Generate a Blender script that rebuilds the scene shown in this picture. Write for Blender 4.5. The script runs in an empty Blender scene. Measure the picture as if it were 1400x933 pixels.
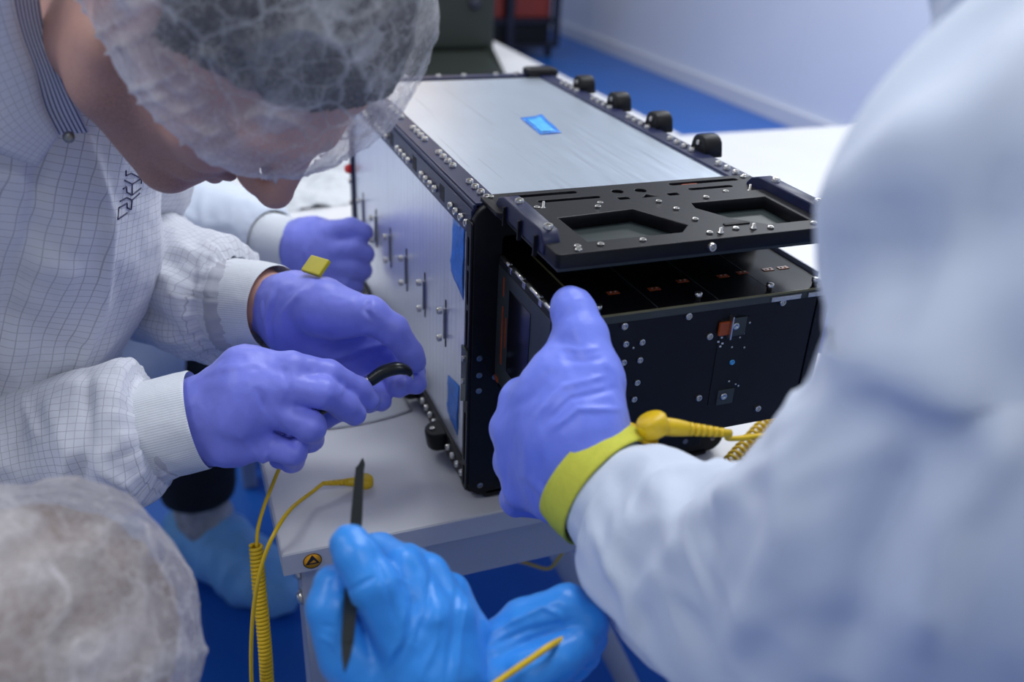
import bpy, bmesh, math, random
import numpy as np
from mathutils import Vector, Matrix

random.seed(4)
rng = np.random.default_rng(7)
SC = bpy.context.scene
COL = SC.collection
T = 0.76                      # table-top height; the dispenser frame below has its origin on the table

# ------------------------------------------------------------------ camera
FPX, CX, CY = 1226.77, 700.0, 466.5
CAM = np.array([-0.2244, -0.6527, 0.5267 + T])
RT = np.array([0.9349, -0.3524, 0.0417]); UP = np.array([0.1275, 0.4433, 0.8872])
RT /= np.linalg.norm(RT); FW = -np.cross(RT, UP); FW = np.cross(UP, RT); FW /= np.linalg.norm(FW)
UP = np.cross(RT, FW)
cd = bpy.data.cameras.new('camera'); cam = bpy.data.objects.new('camera', cd); COL.objects.link(cam)
cd.sensor_width = 36.0; cd.lens = FPX / 1400 * 36.0; cd.clip_start = 0.02; cd.clip_end = 60
cam.matrix_world = Matrix(((RT[0], UP[0], -FW[0], CAM[0]), (RT[1], UP[1], -FW[1], CAM[1]),
                           (RT[2], UP[2], -FW[2], CAM[2]), (0, 0, 0, 1)))
cd.dof.use_dof = True; cd.dof.focus_distance = 0.73; cd.dof.aperture_fstop = 3.9
SC.camera = cam

# ------------------------------------------------------------------ world, lights, exposure
w = bpy.data.worlds.new('room_light'); SC.world = w; w.use_nodes = True
w.node_tree.nodes['Background'].inputs[0].default_value = (0.80, 0.88, 1.0, 1)
w.node_tree.nodes['Background'].inputs[1].default_value = 0.38
def area(loc, target, sx, sy, power, col):
    d = bpy.data.lights.new('ceiling_and_fill_light', 'AREA'); d.shape = 'RECTANGLE'; d.size = sx; d.size_y = sy
    d.energy = power; d.color = col
    o = bpy.data.objects.new('ceiling_and_fill_light', d); COL.objects.link(o); o.location = loc
    o.rotation_euler = (Vector(target) - Vector(loc)).to_track_quat('-Z', 'Y').to_euler()
for (x, y, e) in ((0.75, 0.6, 38), (-1.1, 1.8, 26), (0.5, -1.6, 18), (-1.7, -0.3, 22), (0.5, 3.9, 30), (2.5, 2.3, 56), (2.6, 0.2, 8)):  # overhead panels, plus fill lamps added to brighten wall, cabinet and left side
    area((x, y, 2.85), (x, y, 0), 1.2, 0.6, e, (0.92, 0.96, 1.0))
SC.view_settings.view_transform = 'Standard'; SC.view_settings.look = 'None'
SC.view_settings.exposure = -0.20; SC.view_settings.gamma = 1.0; SC.view_settings.use_curve_mapping = False

# ------------------------------------------------------------------ pixel helpers
def W3(px, py, d):            # point at camera depth d (metres) behind pixel
    return CAM + d * (FW + (px - CX) / FPX * RT - (py - CY) / FPX * UP)
def on_plane(px, py, ax, v):
    r = FW + (px - CX) / FPX * RT - (py - CY) / FPX * UP
    return CAM + (v - CAM[ax]) / r[ax] * r
def to_px(p):
    v = np.asarray(p) - CAM; z = v @ FW
    return np.stack([CX + FPX * (v @ RT) / z, CY - FPX * (v @ UP) / z], -1)

# ------------------------------------------------------------------ materials
def srgb(r, g, b):
    f = lambda c: (c / 255 / 12.92) if c / 255 <= 0.04045 else ((c / 255 + 0.055) / 1.055) ** 2.4
    return (f(r), f(g), f(b), 1)
MATS = {}
def mat(name, col, rough=0.5, metal=0.0, bump=0.0, bscale=50.0, bstretch=(1, 1, 1), var=0.0, vscale=8.0, spec=0.5, sheen=0.0, coat=0.0, alpha=1.0):
    m = bpy.data.materials.new(name); m.use_nodes = True; nt = m.node_tree; N, L = nt.nodes, nt.links
    b = N['Principled BSDF']
    b.inputs['Base Color'].default_value = col; b.inputs['Roughness'].default_value = rough
    b.inputs['Metallic'].default_value = metal; b.inputs['Specular IOR Level'].default_value = spec
    b.inputs['Sheen Weight'].default_value = sheen; b.inputs['Coat Weight'].default_value = coat
    b.inputs['Alpha'].default_value = alpha
    tc = N.new('ShaderNodeTexCoord'); mp = N.new('ShaderNodeMapping'); L.new(tc.outputs['Object'], mp.inputs[0])
    mp.inputs['Scale'].default_value = bstretch
    if var > 0:
        n = N.new('ShaderNodeTexNoise'); n.inputs['Scale'].default_value = vscale; n.inputs['Detail'].default_value = 4
        L.new(mp.outputs[0], n.inputs['Vector'])
        mx = N.new('ShaderNodeMixRGB'); mx.blend_type = 'MULTIPLY'; mx.inputs[1].default_value = col
        cr = N.new('ShaderNodeMapRange'); L.new(n.outputs[0], cr.inputs[0])
        cr.inputs[1].default_value = 0.3; cr.inputs[2].default_value = 0.7; cr.inputs[3].default_value = 1 - var; cr.inputs[4].default_value = 1.0
        cb = N.new('ShaderNodeCombineColor')
        for i in range(3): L.new(cr.outputs[0], cb.inputs[i])
        mx.inputs[0].default_value = 1.0; L.new(cb.outputs[0], mx.inputs[2]); L.new(mx.outputs[0], b.inputs['Base Color'])
    if bump > 0:
        n2 = N.new('ShaderNodeTexNoise'); n2.inputs['Scale'].default_value = bscale; n2.inputs['Detail'].default_value = 5
        L.new(mp.outputs[0], n2.inputs['Vector'])
        bp = N.new('ShaderNodeBump'); bp.inputs['Strength'].default_value = bump; bp.inputs['Distance'].default_value = 0.004
        L.new(n2.outputs[0], bp.inputs['Height']); L.new(bp.outputs[0], b.inputs['Normal'])
    MATS[name] = m
    return m
def math_node(nt, op, a, b=None, c=None):
    n = nt.nodes.new('ShaderNodeMath'); n.operation = op
    for i, v in enumerate((a, b, c)):
        if v is None: continue
        if isinstance(v, (int, float)): n.inputs[i].default_value = v
        else: nt.links.new(v, n.inputs[i])
    return n.outputs[0]

M_FLOOR = mat('blue_floor', srgb(30, 104, 196), 0.35, var=0.12, vscale=2.0, bump=0.03, bscale=200)
M_WALL = mat('wall_paint', srgb(232, 238, 250), 0.5, var=0.04, vscale=1.2)
M_TRIM = mat('white_trim', srgb(222, 226, 235), 0.4, var=0.03)
M_TABLE = mat('white_laminate', srgb(208, 208, 212), 0.42, var=0.05, vscale=6, bump=0.02, bscale=300)
M_TEDGE = mat('laminate_edge', srgb(182, 184, 194), 0.45, var=0.04)
M_FRAME = mat('grey_powder_coat', srgb(168, 172, 186), 0.45, var=0.05)
M_STEEL = mat('screw_steel', (0.72, 0.70, 0.66, 1), 0.28, 1.0, var=0.2, vscale=300)
M_DSTEEL = mat('dark_steel', (0.30, 0.30, 0.31, 1), 0.35, 1.0, var=0.2, vscale=200)
M_BLACK = mat('black_anodised', (0.010, 0.010, 0.012, 1), 0.45, 0.0, var=0.3, vscale=60, bump=0.02, bscale=400, spec=0.2)
M_DOOR = mat('black_anodised_door', (0.007, 0.0065, 0.010, 1), 0.42, 0.0, var=0.3, vscale=60, bump=0.02, bscale=400, spec=0.22)
M_INDIGO = mat('indigo_anodised', (0.012, 0.016, 0.062, 1), 0.4, 0.0, var=0.2, vscale=50, spec=0.35)
M_HOLE = mat('dark_recess', (0.004, 0.004, 0.005, 1), 0.7)
M_TRAY = mat('dark_green_tray', (0.020, 0.030, 0.032, 1), 0.38, var=0.3, vscale=20)
M_SATB = mat('satellite_black', (0.005, 0.005, 0.008, 1), 0.32, var=0.3, vscale=40, spec=0.35)
M_SOLAR = mat('solar_cell_dark', (0.007, 0.007, 0.010, 1), 0.16, var=0.2, vscale=30, spec=0.4)
M_OLIVE = mat('olive_board_edge', (0.20, 0.18, 0.085, 1), 0.45, var=0.2, vscale=100)
M_KAPTON = mat('orange_polyimide', (0.42, 0.075, 0.015, 1), 0.3, var=0.2, vscale=100)
M_RED = mat('red_plastic', (0.62, 0.02, 0.015, 1), 0.35, var=0.1, vscale=50)
M_GREYPANEL = mat('grey_green_panel', (0.050, 0.060, 0.055, 1), 0.4, var=0.3, vscale=30)
M_YEL = mat('yellow_cable', srgb(226, 186, 18), 0.4, var=0.08, vscale=60)
M_YELBAND = mat('yellow_band', srgb(214, 212, 70), 0.75, var=0.1, vscale=200, bump=0.15, bscale=900)
M_YELTAG = mat('yellow_green_tag', srgb(188, 176, 28), 0.45, var=0.1, vscale=60)
M_GLOVE = mat('indigo_nitrile', srgb(126, 134, 232), 0.42, var=0.10, vscale=35, bump=0.05, bscale=420, spec=0.4, sheen=0.15)
M_GLOVE2 = mat('indigo_nitrile_bright', srgb(122, 140, 246), 0.42, var=0.08, vscale=35, bump=0.05, bscale=420, spec=0.4, sheen=0.15)
M_GLOVEB = mat('sky_blue_nitrile', srgb(48, 142, 232), 0.36, var=0.10, vscale=35, bump=0.06, bscale=420, spec=0.45, sheen=0.1)
M_SKIN = mat('skin', srgb(206, 156, 140), 0.5, var=0.14, vscale=40, bump=0.10, bscale=500)
M_SKIN.node_tree.nodes['Principled BSDF'].inputs['Subsurface Weight'].default_value = 0.12
M_SKIN.node_tree.nodes['Principled BSDF'].inputs['Subsurface Radius'].default_value = (0.006, 0.002, 0.001)
def stubble(m):
    nt = m.node_tree; N, L = nt.nodes, nt.links; b = N['Principled BSDF']; src = b.inputs['Base Color'].links[0].from_socket
    at = N.new('ShaderNodeAttribute'); at.attribute_name = 'fold'; tc = N.new('ShaderNodeTexCoord')
    n = N.new('ShaderNodeTexNoise'); n.inputs['Scale'].default_value = 900; n.inputs['Detail'].default_value = 2; L.new(tc.outputs['Object'], n.inputs['Vector'])
    f = math_node(nt, 'MULTIPLY', at.outputs['Fac'], math_node(nt, 'MULTIPLY_ADD', n.outputs[0], 1.1, -0.12))
    mx = N.new('ShaderNodeMixRGB'); L.new(f, mx.inputs[0]); L.new(src, mx.inputs[1]); mx.inputs[2].default_value = srgb(72, 56, 54); L.new(mx.outputs[0], b.inputs['Base Color'])
stubble(M_SKIN)
M_HAIR = mat('dark_brown_hair', srgb(24, 20, 20), 0.6, var=0.5, vscale=30, bump=0.9, bscale=220, bstretch=(1, 1, 0.2))
M_HAIRB = mat('light_brown_hair', srgb(132, 100, 78), 0.5, var=0.5, vscale=30, bump=0.9, bscale=220, bstretch=(1, 1, 0.2))
M_KNIT = mat('white_knit', srgb(222, 226, 232), 0.85, var=0.06, vscale=50, sheen=0.2)
M_COATP = mat('white_coat', srgb(206, 214, 230), 0.8, var=0.05, vscale=20, bump=0.12, bscale=700, sheen=0.2)
M_TROUSER = mat('black_trouser', (0.008, 0.008, 0.009, 1), 0.85, var=0.3, vscale=60)
M_SHOE = mat('blue_shoe_cover', srgb(132, 196, 246), 0.5, var=0.12, vscale=25, bump=0.5, bscale=45)
M_SHOEIN = mat('worn_white_shoe', srgb(196, 192, 192), 0.8, var=0.5, vscale=40, bump=0.6, bscale=60)
M_PAPER = mat('white_wipe', srgb(196, 198, 202), 0.8, var=0.03)
M_MACH = mat('dark_green_machine', (0.012, 0.018, 0.014, 1), 0.5, var=0.2, vscale=10)
M_REDBOX = mat('red_crate', (0.26, 0.028, 0.014, 1), 0.5, var=0.2, vscale=5)
M_NAVY = mat('navy_cart', (0.008, 0.010, 0.028, 1), 0.5, var=0.2, vscale=5)
M_ORANGE = mat('reflection_orange', srgb(236, 160, 52), 0.5, var=0.06, vscale=3)
M_STICK = mat('amber_sticker', srgb(232, 160, 8), 0.4, var=0.05)
M_INK = mat('black_print', (0.01, 0.01, 0.012, 1), 0.5, var=0.1)
M_INKB = mat('navy_print', (0.03, 0.03, 0.09, 1), 0.6, var=0.1)
M_SPUD = mat('black_spudger', (0.008, 0.012, 0.013, 1), 0.3, var=0.2, vscale=60)

def brushed(name, axis, base, grooves=None, metal=0.75, r0=0.27, r1=0.40, sc=0.14, bs=0.12):
    m = bpy.data.materials.new(name); m.use_nodes = True; nt = m.node_tree; N, L = nt.nodes, nt.links
    b = N['Principled BSDF']; b.inputs['Metallic'].default_value = metal
    tc = N.new('ShaderNodeTexCoord')
    def noise(scale, stretch, detail=3):
        mp = N.new('ShaderNodeMapping'); mp.inputs['Scale'].default_value = stretch; L.new(tc.outputs['Object'], mp.inputs[0])
        n = N.new('ShaderNodeTexNoise'); n.inputs['Scale'].default_value = scale; n.inputs['Detail'].default_value = detail
        L.new(mp.outputs[0], n.inputs['Vector']); return n.outputs[0]
    st = [1.0, 1.0, 1.0]; st[axis] = 0.012
    fine = noise(900, st); cloud = noise(14, (1, 1, 1), 4)
    scr = noise(260, [1.0 if i != axis else 0.02 for i in range(3)], 1)
    s2 = math_node(nt, 'GREATER_THAN', scr, 0.70)
    r = N.new('ShaderNodeMapRange'); L.new(fine, r.inputs[0]); r.inputs[1].default_value = 0.3; r.inputs[2].default_value = 0.7
    r.inputs[3].default_value = r0; r.inputs[4].default_value = r1; L.new(r.outputs[0], b.inputs['Roughness'])
    v = math_node(nt, 'MULTIPLY_ADD', fine, 0.12, 0.88)
    v = math_node(nt, 'MULTIPLY_ADD', cloud, 0.10, math_node(nt, 'ADD', v, -0.05))
    v = math_node(nt, 'MULTIPLY_ADD', s2, -sc, v)
    if grooves:
        ga, sp = grooves
        sx = N.new('ShaderNodeSeparateXYZ'); L.new(tc.outputs['Object'], sx.inputs[0])
        fr = math_node(nt, 'FRACT', math_node(nt, 'DIVIDE', sx.outputs[ga], sp))
        line = math_node(nt, 'LESS_THAN', fr, 0.07)
        v = math_node(nt, 'MULTIPLY_ADD', line, -0.28, v)
    mx = N.new('ShaderNodeMixRGB'); mx.blend_type = 'MULTIPLY'; mx.inputs[0].default_value = 1; mx.inputs[1].default_value = base
    cb = N.new('ShaderNodeCombineColor')
    for i in range(3): L.new(v, cb.inputs[i])
    L.new(cb.outputs[0], mx.inputs[2]); L.new(mx.outputs[0], b.inputs['Base Color'])
    bp = N.new('ShaderNodeBump'); bp.inputs['Strength'].default_value = bs; bp.inputs['Distance'].default_value = 0.001
    L.new(fine, bp.inputs['Height']); L.new(bp.outputs[0], b.inputs['Normal'])
    return m
M_ALT = brushed('brushed_aluminium_top', 1, (0.70, 0.78, 0.90, 1), None, 0.84, 0.29, 0.35, 0.14, 0.02)
M_ALS = brushed('brushed_aluminium_side', 2, (0.86, 0.88, 0.92, 1), (1, 0.0122))
M_ALP = brushed('brushed_aluminium_plain', 1, (0.7, 0.72, 0.76, 1))

def grid_cloth(name, base, line, sp=0.006, wid=0.10, amount=0.55):
    m = bpy.data.materials.new(name); m.use_nodes = True; nt = m.node_tree; N, L = nt.nodes, nt.links
    b = N['Principled BSDF']; b.inputs['Roughness'].default_value = 0.8; b.inputs['Sheen Weight'].default_value = 0.15
    uv = N.new('ShaderNodeUVMap'); sx = N.new('ShaderNodeSeparateXYZ'); L.new(uv.outputs[0], sx.inputs[0])
    ls = []
    for i in range(2):
        fr = math_node(nt, 'FRACT', math_node(nt, 'DIVIDE', sx.outputs[i], sp)); ls.append(math_node(nt, 'LESS_THAN', fr, wid))
    ln = math_node(nt, 'MAXIMUM', ls[0], ls[1])
    tc = N.new('ShaderNodeTexCoord'); n = N.new('ShaderNodeTexNoise'); n.inputs['Scale'].default_value = 16; n.inputs['Detail'].default_value = 4
    L.new(tc.outputs['Object'], n.inputs['Vector'])
    fac = math_node(nt, 'MULTIPLY', ln, math_node(nt, 'MULTIPLY_ADD', n.outputs[0], 0.6, amount - 0.3))
    mx = N.new('ShaderNodeMixRGB'); mx.inputs[1].default_value = base; mx.inputs[2].default_value = line; L.new(fac, mx.inputs[0])
    L.new(mx.outputs[0], b.inputs['Base Color'])
    n2 = N.new('ShaderNodeTexNoise'); n2.inputs['Scale'].default_value = 90; n2.inputs['Detail'].default_value = 5; L.new(tc.outputs['Object'], n2.inputs['Vector'])
    bp = N.new('ShaderNodeBump'); bp.inputs['Strength'].default_value = 0.18; bp.inputs['Distance'].default_value = 0.004
    L.new(n2.outputs[0], bp.inputs['Height']); L.new(bp.outputs[0], b.inputs['Normal'])
    return m
M_GRID = grid_cloth('white_grid_coat', srgb(214, 216, 226), srgb(110, 112, 128), 0.006, 0.085, 0.42)
M_STRIPE = grid_cloth('striped_shirt', srgb(206, 210, 226), srgb(58, 66, 112), 0.0026, 0.42, 0.85)
def only_u(m):
    nt = m.node_tree
    mxn = [n for n in nt.nodes if n.type == 'MATH' and n.operation == 'MAXIMUM'][0]
    nt.links.remove(mxn.inputs[1].links[0]); mxn.inputs[1].default_value = 0
only_u(M_STRIPE)
M_RIB = grid_cloth('ribbed_knit_cuff', srgb(220, 224, 230), srgb(176, 182, 194), 0.0021, 0.4, 0.6); only_u(M_RIB)

def net_cloth(name, base_alpha, tint):
    m = bpy.data.materials.new(name); m.use_nodes = True; nt = m.node_tree; N, L = nt.nodes, nt.links
    N.remove(N['Principled BSDF']); out = N['Material Output']
    tc = N.new('ShaderNodeTexCoord')
    at = N.new('ShaderNodeAttribute'); at.attribute_name = 'fold'
    def noise(scale, detail, dist=0.0, stretch=(1, 1, 1)):
        mp = N.new('ShaderNodeMapping'); mp.inputs['Scale'].default_value = stretch; L.new(tc.outputs['Object'], mp.inputs[0])
        n = N.new('ShaderNodeTexNoise'); n.inputs['Scale'].default_value = scale; n.inputs['Detail'].default_value = detail
        n.inputs['Distortion'].default_value = dist; L.new(mp.outputs[0], n.inputs['Vector']); return n.outputs[0]
    ridge = lambda v, p: math_node(nt, 'POWER', math_node(nt, 'SUBTRACT', 1.0, math_node(nt, 'MULTIPLY', math_node(nt, 'ABSOLUTE', math_node(nt, 'SUBTRACT', v, 0.5)), 2.0)), p)
    fib = ridge(noise(150, 3, 2.5), 9.0); fib2 = ridge(noise(90, 3, 3.0, (1, 1, 0.5)), 14.0)
    def crack(scale, warp, width):
        wn = N.new('ShaderNodeTexNoise'); wn.inputs['Scale'].default_value = scale * 1.3; wn.inputs['Detail'].default_value = 2; L.new(tc.outputs['Object'], wn.inputs['Vector'])
        mv = N.new('ShaderNodeVectorMath'); mv.operation = 'SCALE'; L.new(wn.outputs['Color'], mv.inputs[0]); mv.inputs['Scale'].default_value = warp
        av = N.new('ShaderNodeVectorMath'); av.operation = 'ADD'; L.new(tc.outputs['Object'], av.inputs[0]); L.new(mv.outputs[0], av.inputs[1])
        vo = N.new('ShaderNodeTexVoronoi'); vo.feature = 'DISTANCE_TO_EDGE'; vo.inputs['Scale'].default_value = scale; L.new(av.outputs[0], vo.inputs['Vector'])
        mr = N.new('ShaderNodeMapRange'); L.new(vo.outputs['Distance'], mr.inputs[0]); mr.inputs[1].default_value = 0.0; mr.inputs[2].default_value = width; mr.inputs[3].default_value = 1.0; mr.inputs[4].default_value = 0.0
        return math_node(nt, 'POWER', mr.outputs[0], 2.0)
    brk = noise(11, 2)
    cr = math_node(nt, 'MULTIPLY', crack(13, 0.06, 0.045), math_node(nt, 'MULTIPLY_ADD', math_node(nt, 'GREATER_THAN', brk, 0.5), 0.7, 0.1)); cr2 = math_node(nt, 'MULTIPLY', crack(34, 0.03, 0.07), brk)
    a = math_node(nt, 'MULTIPLY_ADD', fib, 0.17, base_alpha)
    a = math_node(nt, 'MULTIPLY_ADD', fib2, 0.14, a)
    a = math_node(nt, 'MULTIPLY_ADD', cr, 0.36, a); a = math_node(nt, 'MULTIPLY_ADD', cr2, 0.34, a)
    a = math_node(nt, 'MULTIPLY_ADD', at.outputs['Fac'], 0.55, a)
    pt = N.new('ShaderNodeMapRange'); L.new(noise(13, 2, 0.5), pt.inputs[0]); pt.inputs[1].default_value = 0.48; pt.inputs[2].default_value = 0.66; pt.inputs[3].default_value = 0.0; pt.inputs[4].default_value = 0.26
    a = math_node(nt, 'ADD', a, pt.outputs[0])
    a = math_node(nt, 'MINIMUM', a, 0.96)
    d = N.new('ShaderNodeBsdfDiffuse'); d.inputs[0].default_value = tint
    tl = N.new('ShaderNodeBsdfTranslucent'); tl.inputs[0].default_value = tint
    m1 = N.new('ShaderNodeMixShader'); m1.inputs[0].default_value = 0.35; L.new(d.outputs[0], m1.inputs[1]); L.new(tl.outputs[0], m1.inputs[2])
    tr = N.new('ShaderNodeBsdfTransparent'); m2 = N.new('ShaderNodeMixShader'); L.new(a, m2.inputs[0])
    L.new(tr.outputs[0], m2.inputs[1]); L.new(m1.outputs[0], m2.inputs[2]); L.new(m2.outputs[0], out.inputs[0])
    return m
M_NET = net_cloth('white_hairnet', 0.06, (0.86, 0.84, 0.86, 1))
M_NETB = net_cloth('pale_hairnet', 0.22, (0.80, 0.77, 0.79, 1))

def tape_mat():
    m = mat('blue_tape', srgb(40, 136, 238), 0.3, var=0.3, vscale=90, alpha=0.9, bump=0.4, bscale=150)
    return m
M_TAPE = tape_mat()
M_TAPEL = mat('pale_blue_tape', srgb(90, 190, 250), 0.2, var=0.25, vscale=120, bump=0.3, bscale=150)

# ------------------------------------------------------------------ mesh helpers
ROOT = {}
def prop(o, label=None, cat=None, group=None, kind=None):
    if label: o['label'] = label
    if cat: o['category'] = cat
    if group: o['group'] = group
    if kind: o['kind'] = kind
    return o
def thing(name, label, cat, loc=(0, 0, 0), group=None):
    o = bpy.data.objects.new(name, None); COL.objects.link(o); o.location = loc; o.empty_display_size = 0.05
    ROOT[o.name] = np.array(loc, float)
    return prop(o, label, cat, group)
def base_of(parent):
    while parent is not None and parent.parent is not None: parent = parent.parent
    return ROOT.get(parent.name, np.zeros(3)) if parent is not None else np.zeros(3)
def mk(name, V, F, m, parent=None, smooth=True, uv=None, attr=None, sharp=None):
    V = np.asarray(V, float) - base_of(parent)
    me = bpy.data.meshes.new(name)
    if isinstance(F, np.ndarray) and F.ndim == 2:
        n, k = F.shape
        me.vertices.add(len(V)); me.vertices.foreach_set('co', V.astype(np.float32).ravel())
        me.loops.add(n * k); me.loops.foreach_set('vertex_index', F.astype(np.int32).ravel())
        me.polygons.add(n); me.polygons.foreach_set('loop_start', np.arange(0, n * k, k, dtype=np.int32))
        me.update(calc_edges=True)
    else:
        me.from_pydata([tuple(v) for v in V], [], [tuple(int(i) for i in f) for f in F]); me.update()
    if uv is not None:
        lay = me.uv_layers.new(name='UVMap'); li = np.empty(len(me.loops), np.int32); me.loops.foreach_get('vertex_index', li)
        lay.data.foreach_set('uv', np.asarray(uv, np.float32)[li].ravel())
    if attr is not None:
        a = me.attributes.new('fold', 'FLOAT', 'POINT'); a.data.foreach_set('value', np.asarray(attr, np.float32))
    if smooth:
        me.polygons.foreach_set('use_smooth', np.ones(len(me.polygons), bool))
        if sharp: me.set_sharp_from_angle(angle=math.radians(sharp))
    me.materials.append(m)
    o = bpy.data.objects.new(name, me); COL.objects.link(o)
    if parent is not None: o.parent = parent
    return o
def bm_obj(name, bm, m, parent=None, smooth=False, sharp=35):
    off = base_of(parent)
    bmesh.ops.translate(bm, verts=bm.verts, vec=Vector(-off))
    bmesh.ops.recalc_face_normals(bm, faces=bm.faces)
    me = bpy.data.meshes.new(name); bm.to_mesh(me); bm.free(); me.materials.append(m)
    if smooth:
        me.polygons.foreach_set('use_smooth', np.ones(len(me.polygons), bool)); me.set_sharp_from_angle(angle=math.radians(sharp))
    o = bpy.data.objects.new(name, me); COL.objects.link(o)
    if parent is not None: o.parent = parent
    return o
def add_box(bm, lo, hi, bevel=0.0, mat4=None):
    lo = Vector(lo); hi = Vector(hi)
    r = bmesh.ops.create_cube(bm, size=1.0)
    vs = r['verts']
    for v in vs:
        v.co = Vector(((v.co.x + .5) * (hi.x - lo.x) + lo.x, (v.co.y + .5) * (hi.y - lo.y) + lo.y, (v.co.z + .5) * (hi.z - lo.z) + lo.z))
    if bevel > 0:
        es = list({e for v in vs for e in v.link_edges})
        rr = bmesh.ops.bevel(bm, geom=es, offset=bevel, segments=2, affect='EDGES', profile=0.6)
        vs = list({v for f in rr['faces'] for v in f.verts} | {v for v in vs if v.is_valid})
    if mat4 is not None: bmesh.ops.transform(bm, matrix=mat4, verts=vs)
    return vs
def box(name, lo, hi, m, parent=None, bevel=0.001, mat4=None):
    bm = bmesh.new(); add_box(bm, lo, hi, bevel, mat4)
    return bm_obj(name, bm, m, parent)
def frame_mat(origin, zdir, xdir=None):
    z = Vector(zdir).normalized(); x = Vector(xdir) if xdir is not None else (Vector((1, 0, 0)) if abs(z.x) < .9 else Vector((0, 1, 0)))
    x = (x - z * x.dot(z)).normalized(); y = z.cross(x)
    return Matrix(((x.x, y.x, z.x, origin[0]), (x.y, y.y, z.y, origin[1]), (x.z, y.z, z.z, origin[2]), (0, 0, 0, 1)))
def lathe(prof, n=14):
    V = []; F = []
    for i in range(n):
        a = 2 * math.pi * i / n
        for r, z in prof: V.append((r * math.cos(a), r * math.sin(a), z))
    k = len(prof)
    for i in range(n):
        j = (i + 1) % n
        for q in range(k - 1): F.append((i * k + q, j * k + q, j * k + q + 1, i * k + q + 1))
    F.append(tuple(i * k for i in range(n))[::-1]); F.append(tuple(i * k + k - 1 for i in range(n)))
    return np.array(V), F
def plate(name, loops, t, m, parent, mat4, bevel=0.0):
    """flat plate with holes: 2-D loops (first outer), extruded 0..t along local z, placed by mat4"""
    cu = bpy.data.curves.new(name, 'CURVE'); cu.dimensions = '2D'; cu.fill_mode = 'BOTH'
    cu.extrude = t / 2 - bevel; cu.bevel_depth = bevel; cu.bevel_resolution = 1
    if bevel: cu.offset = -bevel
    for lp in loops:
        s = cu.splines.new('POLY'); s.points.add(len(lp) - 1); s.use_cyclic_u = True
        for p, (x, y) in zip(s.points, lp): p.co = (x, y, 0, 1)
    tmp = bpy.data.objects.new(name + '_tmp', cu)
    me = bpy.data.meshes.new_from_object(tmp)
    bpy.data.objects.remove(tmp); bpy.data.curves.remove(cu)
    me.name = name
    off = base_of(parent)
    me.transform(Matrix.Translation(Vector(-off)) @ mat4 @ Matrix.Translation((0, 0, t / 2)))
    bm = bmesh.new(); bm.from_mesh(me); bmesh.ops.remove_doubles(bm, verts=bm.verts, dist=1e-6)
    bmesh.ops.recalc_face_normals(bm, faces=bm.faces); bm.to_mesh(me); bm.free()
    me.materials.clear(); me.materials.append(m)
    o = bpy.data.objects.new(name, me); COL.objects.link(o)
    if parent is not None: o.parent = parent
    return o
def rrect(x0, y0, x1, y1, r, n=5):
    out = []
    for cx, cy, a0 in ((x1 - r, y1 - r, 0), (x0 + r, y1 - r, 90), (x0 + r, y0 + r, 180), (x1 - r, y0 + r, 270)):
        for i in range(n + 1):
            a = math.radians(a0 + 90 * i / n); out.append((cx + r * math.cos(a), cy + r * math.sin(a)))
    return out
def circ(x, y, r, n=14): return [(x + r * math.cos(2 * math.pi * i / n), y + r * math.sin(2 * math.pi * i / n)) for i in range(n)]

# --- value noise
_perm = rng.random(4096).astype(np.float32)
def vnoise(P):
    P = np.asarray(P, np.float64); i = np.floor(P).astype(np.int64); f = P - i; f = f * f * (3 - 2 * f)
    def h(a, b, c): return _perm[(a * 73856093 ^ b * 19349663 ^ c * 83492791) & 4095]
    x, y, z = i[..., 0], i[..., 1], i[..., 2]; u, v, q = f[..., 0], f[..., 1], f[..., 2]
    l = lambda a, b, t: a + (b - a) * t
    return l(l(l(h(x, y, z), h(x + 1, y, z), u), l(h(x, y + 1, z), h(x + 1, y + 1, z), u), v),
             l(l(h(x, y, z + 1), h(x + 1, y, z + 1), u), l(h(x, y + 1, z + 1), h(x + 1, y + 1, z + 1), u), v), q) * 2 - 1
def fbm(P, oct=3):
    s = 0; a = 1
    for o in range(oct): s = s + a * vnoise(np.asarray(P) * 2 ** o + 17.3 * o); a *= .5
    return s

# --- smooth paths
def catmull(P, n):
    P = np.asarray(P, float); m = len(P)
    Q = np.vstack([2 * P[0] - P[1], P, 2 * P[-1] - P[-2]])
    t = np.linspace(0, m - 1 - 1e-9, n); i = t.astype(int); u = (t - i)[:, None]
    a, b, c, d = Q[i], Q[i + 1], Q[i + 2], Q[i + 3]
    return .5 * ((2 * b) + (-a + c) * u + (2 * a - 5 * b + 4 * c - d) * u ** 2 + (-a + 3 * b - 3 * c + d) * u ** 3)
def frames(C):
    Tn = np.gradient(C, axis=0); Tn /= np.linalg.norm(Tn, axis=1)[:, None] + 1e-12
    x = np.cross(Tn[0], [0, 0, 1.0]);
    if np.linalg.norm(x) < .1: x = np.cross(Tn[0], [0, 1.0, 0])
    x /= np.linalg.norm(x); X = [x]
    for i in range(1, len(C)):
        x = X[-1] - Tn[i] * (X[-1] @ Tn[i]); x /= np.linalg.norm(x); X.append(x)
    X = np.array(X); return Tn, X, np.cross(Tn, X)
def ring_faces(N, M, cap=True):
    i = np.arange(N - 1)[:, None]; j = np.arange(M)[None, :]; j2 = (j + 1) % M
    F = np.stack([i * M + j, i * M + j2, (i + 1) * M + j2, (i + 1) * M + j], -1).reshape(-1, 4)
    return F
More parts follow.
